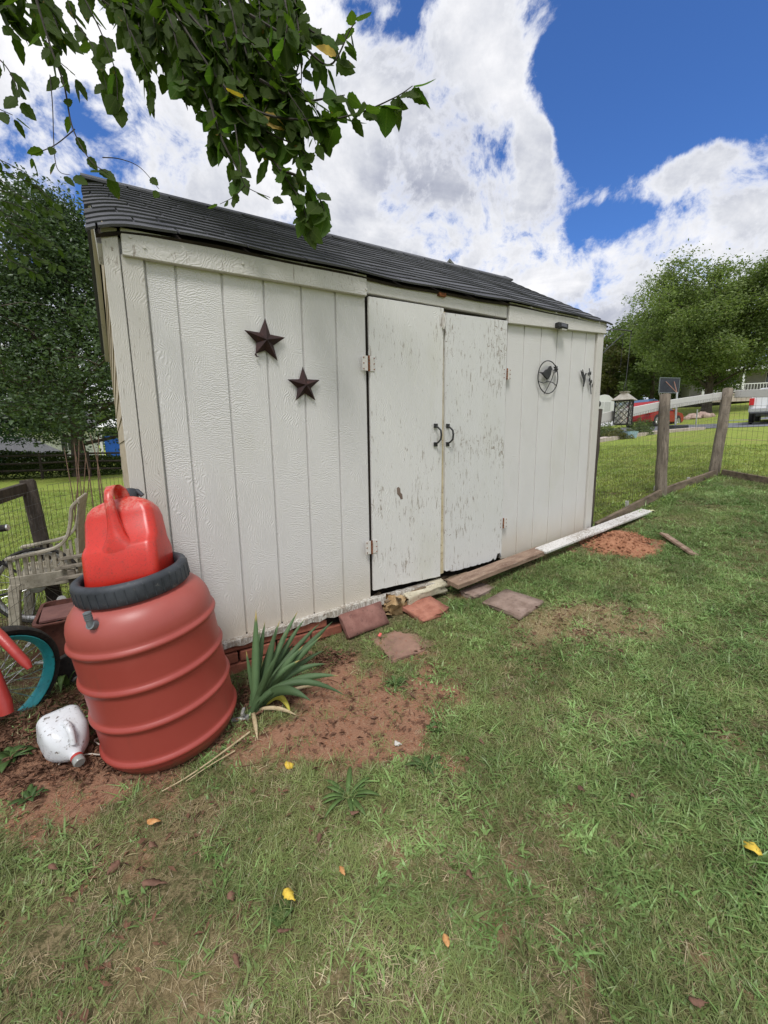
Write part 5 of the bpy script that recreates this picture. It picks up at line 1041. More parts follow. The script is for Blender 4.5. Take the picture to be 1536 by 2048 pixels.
# ------------------------------------------------------------------ vehicles
M_cred = speck('red_car_paint', (.35, .015, .02), (.40, .02, .028), scale=2, rough=.22, bs=.0, spec=.7)
M_cwht = speck('white_car_paint', (.70, .71, .73), (.76, .77, .79), scale=2, rough=.25, bs=.0, spec=.6)
M_cblue = speck('blue_car_paint', (.08, .14, .26), (.10, .17, .30), scale=2, rough=.25, bs=.0, spec=.6)
M_trimb = speck('black_trim', (.015, .015, .016), (.03, .03, .03), rough=.6)
M_tail = speck('tail_lamp_red', (.45, .01, .01), (.55, .015, .015), rough=.2)
M_alloy = speck('alloy', (.5, .5, .5), (.6, .6, .6), rough=.3, metal=.8)
def vehicle(name, label, cat, p, yaw, prof, cab, wd, wheels, paintm, L, tail=None, wr=.36, bed=None):
    r0 = thing(name, label, cat, p); cy, sy = math.cos(rad(yaw)), math.sin(rad(yaw)); p = np.array(p, float)
    def T(x, y, z): return (p[0]+x*cy-y*sy, p[1]+x*sy+y*cy, p[2]+z)
    def pr(m, pts, ya, yb, ins=0): return m.loft([[T(x, y, z) for x, z in [(a+(0 if abs(a) < L/2-.3 else -math.copysign(ins*abs(y)/wd*2, a)), b_) for a, b_ in pts]] for y in np.linspace(ya, yb, 7)])
    m = MB(); pr(m, prof, -wd/2, wd/2, .10); m.build('body', paintm, r0, bev=.05, bseg=2)
    # greenhouse narrows upwards
    zl = min(z for x, z in cab); zh = max(z for x, z in cab)
    def cabm(sh, inner, zc=1.): return [[T(x*inner, s*(wd/2-.03)*(1-.16*(z-zl)/(zh-zl))*sh, z) for x, z in cab] for s in (-1, 1)]
    m = MB(); m.loft(cabm(1., 1.)); m.build('cabin', paintm, r0, bev=.05, bseg=2)
    xs = [x for x, z in cab]; x0, x1 = min(xs), max(xs); h_ = zh-zl
    tops = sorted([c_ for c_ in cab if c_[1] > zh-.08], key=lambda q: q[0]); tx0, tx1 = tops[0][0], tops[-1][0]
    for s in (-1, 1):
        n = 3 if cat != 'pickup truck' else 1; lo, hi = zl+.06, zh-.12
        for k in range(n):
            f0, f1 = k/n+.02, (k+1)/n-.02; 
            def sx(f, z): q = (z-zl)/h_; a = x0+(tx0-x0)*q; b_ = x1+(tx1-x1)*q; return a+.12+(b_-a-.24)*f
            def yy(z): return s*((wd/2-.03)*(1-.16*(z-zl)/h_)+.006)
            m = MB(); m.add([T(sx(f0, lo), yy(lo), lo), T(sx(f1, lo), yy(lo), lo), T(sx(f1, hi), yy(hi), hi), T(sx(f0, hi), yy(hi), hi)]+[T(sx(f0, lo), yy(lo)-s*.03, lo), T(sx(f1, lo), yy(lo)-s*.03, lo), T(sx(f1, hi), yy(hi)-s*.03, hi), T(sx(f0, hi), yy(hi)-s*.03, hi)],
              [(0, 1, 2, 3), (7, 6, 5, 4), (0, 4, 5, 1), (1, 5, 6, 2), (2, 6, 7, 3), (3, 7, 4, 0)]); m.build('window', M_glass, r0)
    for (xb, xt, nm) in ((x0, tx0, 'rear_window'), (x1, tx1, 'windscreen')):
        e = -.02 if xb < 0 else .02; q0, q1 = .12, .85; w0 = wd/2-.16; m = MB(); xa, xc = xb+(xt-xb)*q0+e, xb+(xt-xb)*q1+e; za, zc = zl+h_*q0, zl+h_*q1
        m.add([T(xa, -w0, za), T(xa, w0, za), T(xc, w0*.88, zc), T(xc, -w0*.88, zc)]+[T(xa-e*2, -w0, za), T(xa-e*2, w0, za), T(xc-e*2, w0*.88, zc), T(xc-e*2, -w0*.88, zc)], [(0, 1, 2, 3), (7, 6, 5, 4), (0, 4, 5, 1), (1, 5, 6, 2), (2, 6, 7, 3), (3, 7, 4, 0)]); m.build(nm, M_glass, r0)
    for x in wheels:
        for s in (-1, 1):
            c_ = T(x, s*(wd/2-.10), wr); ax_ = (-sy*s, cy*s, 0)
            MB().lathe([(wr+.05, -.02), (wr+.05, .105), (wr-.02, .107), (wr-.02, -.02)], 24, c_, ax_).build('wheel_arch', M_trimb, r0)
            w_ = MB().lathe([(0, -.10), (wr*.9, -.10), (wr, -.07), (wr, .09), (wr*.93, .125), (wr*.66, .128), (wr*.64, .11), (0, .11)], 24, c_, ax_).build('wheel', M_tyre, r0, smooth=True)
            MB().lathe([(wr*.64, .10), (wr*.64, .127), (wr*.56, .130), (wr*.52, .112), (0, .112)], 20, c_, ax_).build('rim', M_alloy, w_)
            m = MB(); e1 = np.array((cy, sy, 0)); e2 = np.array((0, 0, 1.)); a3 = np.array(ax_)
            for k in range(5):
                q = 2*math.pi*k/5+.3; d = e1*math.cos(q)+e2*math.sin(q); m.beam(np.array(c_)+a3*.122+d*.03, np.array(c_)+a3*.122+d*wr*.6, .06, .02, a3)
            m.build('wheel_spokes', M_alloy, w_)
    return r0, T
p = gp3(W(1306, 850, 29.0)); yw_suv = -2
prof = [(-2.25, .35), (-2.3, .62), (-2.25, .98), (-1.9, 1.06), (.9, 1.04), (1.95, .92), (2.25, .75), (2.3, .45), (2.2, .30), (-2.1, .28)]
cab = [(-2.15, 1.0), (-1.80, 1.58), (-.9, 1.68), (.1, 1.66), (.95, 1.02)]
r0, T = vehicle('parked_car', 'bright red suv parked by the drive behind the first round fence post', 'car', p, yw_suv, prof, cab, 1.84, (-1.38, 1.38), M_cred, 4.6)
for s in (-1, 1):
    m = MB(); m.loft([[T(2.1, s*.75, .70), T(2.32, s*.60, .70), T(2.30, s*.60, .84), T(2.0, s*.80, .90)], [T(2.0, s*.9, .70), T(2.2, s*.72, .66), T(2.2, s*.72, .80), T(1.9, s*.92, .88)]]); m.build('headlight', M_lg, r0)
    m = MB(); m.box(T(.75, s*1.0, 1.08), (.10, .08, .07)); m.build('mirror', M_cred, r0, bev=.02)
    m = MB(); m.box(T(-2.27, s*.78, .92), (.06, .14, .12)); m.build('tail_lamp', M_tail, r0)
p = gp3(W(1292, 838, 35)); vehicle('parked_car', 'dark blue car parked beyond the red suv', 'car', p+(0, 0, .0), 5, prof, cab, 1.84, (-1.38, 1.38), M_cblue, 4.6)
p = gp3(W(1545, 850, 20.5)+np.array((2.85, .6, 0))); ywt = 12
profT = [(-2.85, .55), (-2.9, .70), (-2.88, 1.28), (.0, 1.28), (1.2, 1.26), (2.5, 1.15), (2.85, .95), (2.88, .55), (2.7, .45), (-2.7, .48)]
cabT = [(-.75, 1.22), (-.55, 1.86), (.2, 1.93), (.75, 1.90), (1.45, 1.24)]
r0, T = vehicle('pickup_truck', 'white pickup truck seen from behind at the right edge of the road', 'pickup truck', p, ywt, profT, cabT, 1.98, (-1.75, 1.85), M_cwht, 5.8, wr=.40)
for s in (-1, 1):
    m = MB(); m.loft([[T(-2.93, s*.80, z), T(-2.93, s*.985, z), T(-2.70, s*.995, z), T(-2.70, s*.80, z)] for z in (.86, 1.20)]); m.build('tail_lamp', M_tail, r0)
m = MB(); m.loft([[T(-3.05, -.98, z), T(-3.05, .98, z), T(-2.85, .98, z), T(-2.85, -.98, z)] for z in (.50, .68)]); m.build('bumper', M_chrome, r0, bev=.02)
m = MB(); m.loft([[T(-2.945, -.26, z), T(-2.945, .26, z), T(-2.91, .26, z), T(-2.91, -.26, z)] for z in (.74, .90)]); m.build('tailgate_recess', M_trimb, r0)
m = MB(); m.loft([[T(-2.80, -.80, z), T(-2.80, .80, z), T(-.82, .80, z), T(-.82, -.80, z)] for z in (1.30, 1.305)]); m.build('bed_opening', M_trimb, r0)
# ------------------------------------------------------------------ basketball hoop
bp = W(1338, 771, 21); gb = gz(bp[0], bp[1]); hp = thing('basketball_hoop', 'basketball hoop with black backboard standing by the road', 'basketball hoop', (bp[0], bp[1], gb))
hn = FW.copy(); hn[2] = 0; hn /= np.linalg.norm(hn); hx_ = np.array((hn[1], -hn[0], 0)); q = rad(12); hx_, hn = hx_*math.cos(q)+hn*math.sin(q), hn*math.cos(q)-hx_*math.sin(q)
M_board = speck('black_board', (.018, .02, .028), (.035, .038, .05), rough=.3)
MB().box(bp, (.60, .02, .36), (hx_, hn, (0, 0, 1))).build('backboard', M_board, hp, bev=.02)
m = MB()
for a, b_ in (((-.60, -.36), (.60, -.36)), ((.60, -.36), (.60, .36)), ((.60, .36), (-.60, .36)), ((-.60, .36), (-.60, -.36))): m.tube([bp+hx_*a[0]+(0, 0, a[1])-hn*.02, bp+hx_*b_[0]+(0, 0, b_[1])-hn*.02], .022, 6)
m.build('board_frame', M_gplast, hp)
pb = np.array((bp[0], bp[1], gb))+hn*-.6
for s in (-1, 1): MB().tube([bp-hn*.04+hx_*.25*s+(0, 0, .18), bp-hn*.5+(0, 0, -.42)], .02, 5).build('brace', speck('brown_strut', (.2, .1, .07), (.3, .16, .12)) if s < 0 else bpy.data.materials['brown_strut'], hp)
MB().tube([pb, bp-hn*.5+(0, 0, -.40)], .045, 8).build('pole', M_chrome, hp); MB().box(pb+(0, 0, .12), (.45, .35, .12), (hx_, hn, (0, 0, 1))).build('base', M_board, hp, bev=.04)
MB().tube([bp+hn*.26+hx_*.23*math.cos(a)+hn*.23*math.sin(a)+(0, 0, -.30) for a in np.linspace(0, 2*math.pi, 21)], .014, 5).build('rim', M_rust, hp)
m = MB()
for k in range(10):
    a = 2*math.pi*k/10; a2 = a+.5; c_ = bp+hn*.26+(0, 0, -.30)
    m.tube([c_+hx_*.23*math.cos(a)+hn*.23*math.sin(a), c_+hx_*.13*math.cos(a2)+hn*.13*math.sin(a2)-(0, 0, .4)], .006, 4)
m.build('net', M_wht, hp, kind='stuff')
# pinkish rocks along the verge
M_rock = speck('pink_rock', (.38, .26, .21), (.52, .39, .33), scale=3, rough=.9, bs=.6, bscale=8)
for i, (u, v, sz, lb) in enumerate(((1375, 828, .30, 'small pinkish rock at the left end of the rock row over the road'), (1384, 826, .46, 'broad pinkish rock second from the left in the rock row'), (1394, 823, .38, 'pinkish rock in the middle of the rock row, left of the gap'), (1404, 825, .52, 'largest pinkish rock in the row over the road'), (1414, 823, .40, 'pinkish rock right of the largest one in the row'), (1424, 826, .28, 'smallest pinkish rock at the right end of the row'))):
    p = gp3(W(u, v, 31+random.uniform(-.5, .5))); o = MB().ball((0, 0, 0), (sz, sz*.85, sz*.72), 8, 6, .35).build('rock', M_rock, None, smooth=True); o.location = V(p+(0, 0, .12)); tag(o, lb, 'rock', 'pinkish rocks across the road')
# power pole style post beyond the fence
pp = gp3(W(1391, 856, 20)); tag(MB().tube([pp, pp+(0, 0, 1.0)], .035, 8).build('marker_post', M_chrome, None), 'thin grey marker post on the road verge', 'post')
tb = gp3(W(1256, 858, 15.5)); m = MB(); m.loft([[tb+(x, y, z) for x, y, _ in rr(.34*k_, .24*k_, 0, .06)] for z, k_ in ((0.05, .85), (.30, 1.), (.32, 1.04), (.32, .95), (.12, .85))]); tag(m.build('plastic_tub', speck('pale_blue_plastic', (.30, .45, .60), (.38, .53, .68), rough=.4), None), 'pale blue plastic tub in the bed below the lantern', 'tub')
# ------------------------------------------------------------------ branches hanging in from a tree outside the frame
def bigleaf_mat():
    m, t, b = newmat('elm_leaf'); p = pos(t); r = t.n('ShaderNodeObjectInfo').outputs['Random']; uvz = tc(t, 'UV'); s_ = t.n('ShaderNodeSeparateXYZ', ins={0: uvz})
    n = t.noise(p, 6, 3, .6); x = t.m('ABSOLUTE', t.m('SUBTRACT', s_.outputs[0], .5))
    vein = t.m('FRACT', t.m('MULTIPLY', t.m('SUBTRACT', s_.outputs[1], t.m('MULTIPLY', x, .8)), 11.0)); vl = t.sstep(vein, .86, .97); mid_ = t.sstep(x, .03, .012)
    c = t.mix(n, (.036, .072, .013), (.090, .150, .026)); c = t.mix(t.m('MULTIPLY', t.m('MAXIMUM', vl, mid_), .4), c, (.15, .19, .06))
    hs = t.n('ShaderNodeHueSaturation', ins={'Hue': t.m('ADD', .485, t.m('MULTIPLY', r, .025)), 'Value': t.m('ADD', t.m('MULTIPLY', r, .6), .65), 'Color': c}); c = hs.outputs[0]
    c = t.mix(t.m('MULTIPLY', t.sstep(t.noise(p, 22, 3, .6), .68, .73), .8), c, (.22, .13, .03))
    t.set(b, 'Base Color', c); t.set(b, 'Roughness', .6); t.set(b, 'Specular IOR Level', .15); bump(t, b, t.m('ADD', vl, mid_), .3, .001)
    tr = t.n('ShaderNodeBsdfTranslucent', ins={'Color': t.mix(1.0, c, (1.25, 1.55, .5), 'MULTIPLY')}); mx = t.n('ShaderNodeMixShader', ins={0: .52, 1: b.outputs[0], 2: tr.outputs[0]})
    out = [q for q in m.node_tree.nodes if q.type == 'OUTPUT_MATERIAL'][0]; t.set(out, 'Surface', mx.outputs[0]); return m
M_elm = bigleaf_mat(); M_elmy = leaf_mat('elm_leaf_yellow', (.30, .20, .03), (.45, .30, .05), .35, .6)
M_twig = speck('elm_twig', (.022, .018, .014), (.05, .042, .032), scale=40, rough=.9)
def leaf_me(name, L, wd, mat_, curl=.15, fold=.22, n=7, holes=False, twist=0.):
    """toothed ovate leaf with a drawn out tip, hanging along -z from its stalk"""
    vs = [(0, 0, 0)]; uv = [(.5, 0)]; rings = []
    for i in range(1, n+1):
        f = i/n; w_ = wd*.5*(math.sin(math.pi*min(1, f**.80))**.85 if f < .999 else 0)*(1-.25*f)+.0003; tooth = 1+.09*(1 if i % 2 else -1)
        z = -L*f; y = curl*L*f*f; a = len(vs); tw_ = twist*f
        for s_ in (-1, 0, 1):
            x = s_*w_*tooth; yy = y+fold*w_*abs(s_)
            vs.append((x*math.cos(tw_)-yy*math.sin(tw_)*.3, yy*math.cos(tw_)+x*math.sin(tw_), z+(.02*L if s_ and i % 2 else 0))); uv.append((.5+.5*s_*w_/(wd*.5), f))
        rings.append(a)
    fs = [(0, rings[0]+1, rings[0]), (0, rings[0]+2, rings[0]+1)]
    for i in range(len(rings)-1):
        a, c = rings[i], rings[i+1]; fs += [(a, a+1, c+1, c), (a+1, a+2, c+2, c+1)]
    me_ = bpy.data.meshes.new(name); me_.from_pydata(vs, [], fs); ul = me_.uv_layers.new(name='UVMap')
    for lp in me_.loops: ul.data[lp.index].uv = uv[lp.vertex_index]
    for pl in me_.polygons: pl.use_smooth = True
    me_.materials.append(mat_); return me_
LMS = [leaf_me('elm_leaf', 1.0, .60+.07*k, M_elm, curl=.05+.06*k, fold=.12+.05*(k % 3), n=9, twist=(-.4, 0, .4, .2, -.2)[k]) for k in range(5)]
LMY = leaf_me('elm_leaf_yellow', 1.0, .6, M_elmy, n=9)
rt = W(-600, -900, 2.6); eb = thing('overhanging_tree', 'leafy elm branches hanging into the picture from the upper left', 'tree', (-2.6, -1.2, .02))
limb = smoothp([np.array((-2.6, -1.2, -.1)), np.array((-2.55, -1.1, 1.6)), np.array((-2.2, -.9, 2.9)), W(-260, -420, 2.6), W(60, -160, 2.3), W(330, -60, 2.05)])
MB().tube(limb, list(np.linspace(.11, .012, len(limb))), 8).build('trunk', M_bark, eb, smooth=True)
leaves = []      # (attachment point, leaf length, seed direction)
tm = MB()
def twig(pts, r0, r1, spacing, lsz, dens=1., skip=0.):
    P = smoothp([np.array(p, float) for p in pts], 8); n = len(P); tm.tube(P, list(np.linspace(r0, r1, n)), 5); acc_ = 0; side = 1; Ltot = sum(np.linalg.norm(P[i+1]-P[i]) for i in range(n-1)); done = 0
    for i in range(n-1):
        sgm = P[i+1]-P[i]; Ls = np.linalg.norm(sgm); acc_ += Ls; done += Ls
        while acc_ > spacing and done/Ltot > skip:
            acc_ -= spacing; side = -side
            if random.random() < dens: leaves.append((P[i+1], lsz*random.uniform(.65, 1.15), sgm/Ls, side))
    leaves.append((P[-1], lsz, (P[-1]-P[-2]), 0)); return P
random.seed(21)
SP = .026
def pw(*q): return [W(*x) for x in q]
TW = [pw((300, -60, 2.0), (430, 150, 1.9), (520, 225, 1.85), (640, 240, 1.85), (720, 225, 1.85), (790, 195, 1.85), (825, 172, 1.85)),
      pw((430, 150, 1.9), (500, 260, 1.85), (560, 340, 1.85), (600, 400, 1.85), (618, 455, 1.85)),
      pw((500, 30, 2.0), (600, 90, 1.95), (660, 130, 1.95), (700, 60, 1.95), (712, 45, 1.95)),
      pw((520, 160, 1.9), (600, 200, 1.9), (660, 195, 1.9), (690, 190, 1.9)),
      pw((560, 340, 1.85), (610, 360, 1.85), (640, 400, 1.85), (650, 425, 1.85)),
      pw((560, -40, 2.1), (590, 20, 2.05), (620, 60, 2.0), (650, 70, 2.0)),
      pw((480, 60, 1.95), (540, 130, 1.9), (600, 180, 1.85), (640, 230, 1.85)),
      pw((380, 30, 2.0), (460, 130, 1.95), (520, 250, 1.9), (590, 290, 1.9), (620, 320, 1.9)),
      pw((420, 200, 1.9), (440, 270, 1.85), (470, 330, 1.85), (480, 350, 1.85))]
TW += [pw((300+i*34+random.uniform(-15, 15), -60+random.uniform(0, 60), 2.0+random.uniform(-.15, .3)), (330+i*32, 60+random.uniform(-20, 40), 2.0+random.uniform(-.15, .2)), (345+i*30+random.uniform(-20, 20), 130+random.uniform(0, 60), 1.95), (350+i*29, 190+random.uniform(0, 85)-abs(i-4)*8, 1.9)) for i in range(9)]
TW += [pw((-60+i*22, -90, 1.9), (-30+i*22, -20+random.uniform(-20, 20), 1.9), (-5+i*22, 40+random.uniform(-20, 40), 1.9)) for i in range(7)]
TW += [pw((230+i*36, -60, 2.2+random.uniform(-.2, .3)), (250+i*34, 20+random.uniform(-20, 30), 2.1), (262+i*32, 90+random.uniform(-20, 40), 2.05)) for i in range(10)]
TW += [pw((240+i*40, -70, 2.5), (262+i*38, 0, 2.4), (280+i*36, 70, 2.35), (295+i*34, 130+random.uniform(-20, 30), 2.3)) for i in range(10)]
TW += [pw((400+i*28, 60+i*8, 2.0), (430+i*26, 150+i*5, 2.0), (455+i*24+random.uniform(-12, 12), 220+i*4+random.uniform(-10, 30), 1.95)) for i in range(7)]
TW += [pw((100+i*40+random.uniform(-20, 20), -90+i*10, 2.3), (200+i*42, -20+i*16, 2.2), (300+i*36, 50+i*22+random.uniform(-20, 20), 2.1), (390+i*32, 100+i*26+random.uniform(-25, 25), 2.0)) for i in range(9)]
TW += [pw((250+i*45+random.uniform(-20, 20), -80, 2.8), (300+i*36, 40, 2.7), (360+i*26, 150, 2.6), (400+i*22, 215+random.uniform(-20, 40), 2.5)) for i in range(9)]
for P_ in TW[:9]: twig(P_, .007, .0018, .020, .102, 1., .04)
for P_ in TW[9:]: q_ = np.array([random.uniform(-.05, .05) for _ in range(3)]); twig([p_+q_ for p_ in P_], .005, .0016, .025, .098, 1., .0)
# sparse trailing shoots
twig(pw((470, 250, 1.8), (480, 320, 1.75), (490, 370, 1.75), (540, 395, 1.75)), .003, .0012, .05, .055, .8)
twig(pw((490, 370, 1.75), (470, 392, 1.75), (440, 408, 1.75)), .002, .001, .035, .05, .9)
twig(pw((560, 150, 1.85), (580, 190, 1.8), (610, 235, 1.8), (632, 288, 1.8)), .003, .0012, .03, .07, .7)
twig(pw((60, -40, 1.5), (100, 90, 1.5), (128, 170, 1.5), (145, 255, 1.5), (180, 320, 1.5), (215, 345, 1.5)), .004, .0014, .030, .070, .55)
twig(pw((150, 258, 1.5), (110, 290, 1.5), (68, 308, 1.5), (62, 312, 1.5)), .002, .001, .06, .05, .5)
twig(pw((100, 150, 1.5), (105, 210, 1.5), (112, 330, 1.5), (140, 350, 1.5)), .002, .001, .06, .06, .5)
twig(pw((205, 315, 1.5), (240, 318, 1.5), (280, 335, 1.5), (318, 378, 1.5)), .002, .0009, .09, .04, .6)
twig(pw((150, -40, 1.6), (200, 60, 1.6), (230, 140, 1.6), (235, 200, 1.6)), .003, .0013, .028, .085, .9)
twig(pw((120, -50, 1.6), (150, 40, 1.6), (190, 100, 1.6), (215, 180, 1.6)), .003, .0013, .03, .075, .8)
twig(pw((60, -60, 1.6), (80, 20, 1.6), (100, 100, 1.6), (150, 150, 1.6)), .003, .0013, .032, .07, .8)
twig(pw((260, 60, 1.9), (290, 130, 1.9), (300, 190, 1.9)), .003, .0013, .028, .08, .9)
twig(pw((-60, 90, 1.6), (0, 120, 1.6), (30, 165, 1.6), (35, 200, 1.6)), .003, .0013, .028, .07, .9)
twig(pw((-60, 190, 1.6), (-20, 210, 1.6), (25, 230, 1.6)), .003, .0013, .03, .06, .9)
for k in range(10): twig(pw((-60, 300+k*22, 3.2), (0, 320+k*20, 3.2), (40+random.uniform(-20, 40), 350+k*19, 3.2), (70+random.uniform(-20, 55), 385+k*18, 3.2)), .004, .0016, .034, .075, .9)
tm.build('twigs', M_twig, eb, kind='stuff', smooth=True)
random.shuffle(leaves)
CPm = V(CP)
lv = []
for (p, L, d, side) in leaves:
    a = random.uniform(0, 2*math.pi)
    dn = Vector((random.gauss(0, .75), random.gauss(0, .75), -.8)); dd = V(d).normalized() if np.linalg.norm(d) > 1e-9 else Vector((1, 0, 0)); dn = (dn+dd*.75+Vector((-dd.y, dd.x, 0))*side*.55).normalized()
    lat = Vector((math.cos(a), math.sin(a), 0)); view = (V(p)-CPm).normalized()
    # leaves spread their blades level as they can: the face tips toward the sky
    nrm = (Vector((random.gauss(0, .5), random.gauss(0, .5), .6))-view*random.uniform(.2, 1.0)); x = dn.cross(nrm).normalized(); y = dn.cross(x).normalized()*-1
    R_ = Matrix((x, -y if False else y, -dn)).transposed(); lv.append((R_, V(p)+dn*.012, L))
eo = V((-2.6, -1.2, .02)); random.seed(5)
lv.sort(key=lambda q: (q[1]-CPm).length/q[2])
for i, (R_, p, L) in enumerate(lv[:299]):
    me_ = LMY if i in (17, 60, 133, 210) else LMS[i % 5]; o = bpy.data.objects.new('leaf', me_); COL.objects.link(o); o.parent = eb; o.matrix_local = Matrix.Translation(p-eo) @ (R_.to_4x4() @ Matrix.Diagonal((L, L, L, 1)))
VS, FS, UVs, k0 = [], [], [], 0
base_me = LMS[1]; bv = np.array([v.co[:] for v in base_me.vertices]); bf = [tuple(pl.vertices) for pl in base_me.polygons]; buv = [base_me.uv_layers[0].data[j].uv[:] for j in range(len(base_me.loops))]
for (R_, p, L) in lv[299:]:
    A_ = np.array(R_); VS.append(bv*L @ A_.T+np.array(p-eo)); FS += [tuple(i+k0 for i in f) for f in bf]; UVs += buv; k0 += len(bv)
me_ = bpy.data.meshes.new('foliage'); me_.from_pydata([tuple(q) for q in np.concatenate(VS)], [], FS); ul = me_.uv_layers.new(name='UVMap'); ul.data.foreach_set('uv', np.array(UVs, dtype=np.float32).ravel())
for pl in me_.polygons: pl.use_smooth = True
me_.materials.append(M_elm); link('foliage', me_, eb, kind='stuff')
# ------------------------------------------------------------------ bare canes by the left fence
cn = thing('bare_canes', 'thin bare brown canes rising behind the left wire fence', 'plant', W(165, 1050, 3.6)); cn.location.z = G(-.6, 2.6)
for (u0, v0, u1, v1) in ((152, 1040, 128, 895), (158, 1050, 148, 885), (150, 1040, 158, 878), (168, 1060, 150, 900), (185, 1000, 165, 882), (205, 990, 180, 868), (200, 985, 198, 872), (165, 1030, 172, 905), (160, 1060, 180, 935)):
    MB().tube(smoothp([W(u0, v0, 3.5)+(0, 0, -.35), W(u0, v0, 3.5), W((u0+u1)/2+random.uniform(-4, 4), (v0+v1)/2, 3.5), W(u1, v1, 3.5)], 4), [.005]*4+[.0045]*4+[.0035]*4+[.0015], 5).build('cane', speck('brown_cane', (.10, .06, .04), (.20, .13, .09), scale=30, rough=.9) if not bpy.data.materials.get('brown_cane') else bpy.data.materials['brown_cane'], cn)
# ------------------------------------------------------------------ soil mound, bark scrap, stalks
def mound(name, label, cat, c, rx, ry, h_, yaw, mt, seed):
    r_ = np.random.default_rng(seed); n, m__ = 40, 14; vs = []
    for j in range(m__+1):
        f = j/m__
        for i in range(n):
            a = 2*math.pi*i/n; rr_ = (1+.14*math.sin(a*3+1)+.08*math.sin(a*7)); x = math.cos(a)*rx*f*rr_; y = math.sin(a)*ry*f*rr_; c_, s_ = math.cos(rad(yaw)), math.sin(rad(yaw))
            X_, Y_ = c[0]+x*c_-y*s_, c[1]+x*s_+y*c_; z = h_*(1-f**1.6)*(1+.35*(float(fbm(X_*18, Y_*18))-.5)*2)+r_.uniform(-.006, .006); vs.append((X_, Y_, G(X_, Y_)+z-.010))
    m = MB(); m.add(vs, [(j*n+i, j*n+(i+1) % n, (j+1)*n+(i+1) % n, (j+1)*n+i) for j in range(m__) for i in range(n)]); return tag(m.build(name, mt, None, smooth=True), label, cat)
M_soil = speck('orange_soil', (.22, .09, .045), (.38, .18, .10), (.47, .29, .18), scale=34, rough=.98, bs=1., bscale=120)
mound('soil_mound', 'low mound of crumbly orange soil beside the white board', 'mound', MND, .34, .27, .075, 20, M_soil, 3)
m = MB(); r_ = np.random.default_rng(4)
for k in range(420):
    a, q = r_.uniform(0, 6.28), r_.uniform(0, 1)**.6*1.12; x, y = MND[0]+math.cos(a)*.34*q, MND[1]+math.sin(a)*.28*q; s_ = r_.uniform(.004, .014); m.ball((x, y, G(x, y)+max(0, .07*(1-q**1.6))), (s_, s_, s_*.8), 5, 4, .5)
m.build('soil_crumbs', M_soil, None, kind='stuff')
a_, b_ = on_ground(1326, 1074), on_ground(1388, 1114); plank('bark_scrap', 'splintered brown wood scrap lying right of the soil mound', 'wood scrap', a_+(0, 0, .03), b_+(0, 0, .02), .075, .02, M_brownb, .25)
def stalk(label, pts, r, mt):
    P = smoothp([on_ground(u, v)+(0, 0, h_) for u, v, h_ in pts], 5); tag(MB().tube(P, list(np.linspace(r, r*.5, len(P))), 6).build('dry_stalk', mt, None, smooth=True), label, 'stalk', 'dry stalks lying by the barrel')
M_straw = speck('dry_straw', (.36, .27, .15), (.52, .42, .26), scale=30, rough=.8)
for (dx, dy, L_) in ((.10, -.10, .22), (-.02, -.12, .18), (.2, -.02, .2), (.16, .03, .24)):
    b0_ = ib+np.array((dx*.15, dy*.15, .01)); t0_ = ib+np.array((dx, dy, 0))*1.6; t0_[2] = G(t0_[0], t0_[1])+.008; blade_mesh('leaf', b0_, t0_, (b0_+t0_)/2+(0, 0, .05), .018, M_straw, par=ir, fold=.1)['label'] = 'dead straw coloured leaf at the base'
stalk('long pale dry stalk lying in front of the barrel', ((500, 1472, .02), (440, 1520, .025), (380, 1560, .02), (325, 1592, .02)), .004, M_straw)
stalk('shorter straw stalk crossing below the long pale one', ((470, 1508, .015), (420, 1540, .02), (372, 1572, .02)), .003, M_straw)
# pebbles and crumbs on the bare soil, leaf litter
def scatter_in(P, n, r_, thr, which):
    out = []
    while len(out) < n:
        x = r_.uniform(-1.6, 2.4, 4000); y = r_.uniform(-1.2, .25, 4000); so_, da_, dr_ = masks(x, y); w_ = (so_ if which == 0 else da_ if which == 1 else so_*.10+da_+dr_*.15); k = r_.uniform(0, 1, 4000) < w_*thr
        out += list(zip(x[k], y[k]))
    return out[:n]
r_ = np.random.default_rng(8); m = MB()
for x, y in scatter_in(SOIL, 1300, r_, .5, 0): s_ = r_.uniform(.0015, .006); m.ball((x, y, G(x, y)+s_*.3), (s_, s_*.8, s_*.7), 5, 3, .4)
m.build('soil_pebbles', M_soil, None, kind='stuff')
M_litter = speck('leaf_litter', (.075, .035, .02), (.17, .085, .05), (.28, .18, .11), scale=30, rough=.9, bs=.4)
pts = np.array(scatter_in(DARK, 5200, r_, .6, 2)); n = len(pts); z = gzn(pts[:, 0], pts[:, 1]); P = np.stack([pts[:, 0], pts[:, 1], z+r_.uniform(.003, .02, n)], -1)
d = r_.normal(size=(n, 3)); d[:, 2] *= .25; d /= np.linalg.norm(d, axis=1)[:, None]; a = np.tile((0, 0, 1.), (n, 1))+r_.normal(size=(n, 3))*.4; s = np.cross(d, a); s /= np.linalg.norm(s, axis=1)[:, None]; u = np.cross(s, d); L = r_.uniform(.012, .042, n)[:, None]; w_ = L*r_.uniform(.12, .5, n)[:, None]
v = np.stack([P, P+d*L*.5+s*w_*.5+u*L*.15, P+d*L, P+d*L*.5-s*w_*.5+u*L*.15], 1).reshape(-1, 3); i = np.arange(n)*4
link('leaf_litter', fast_mesh('leaf_litter', v, np.concatenate([np.stack([i, i+1, i+2], 1), np.stack([i, i+2, i+3], 1)]), M_litter), kind='stuff')
m = MB()
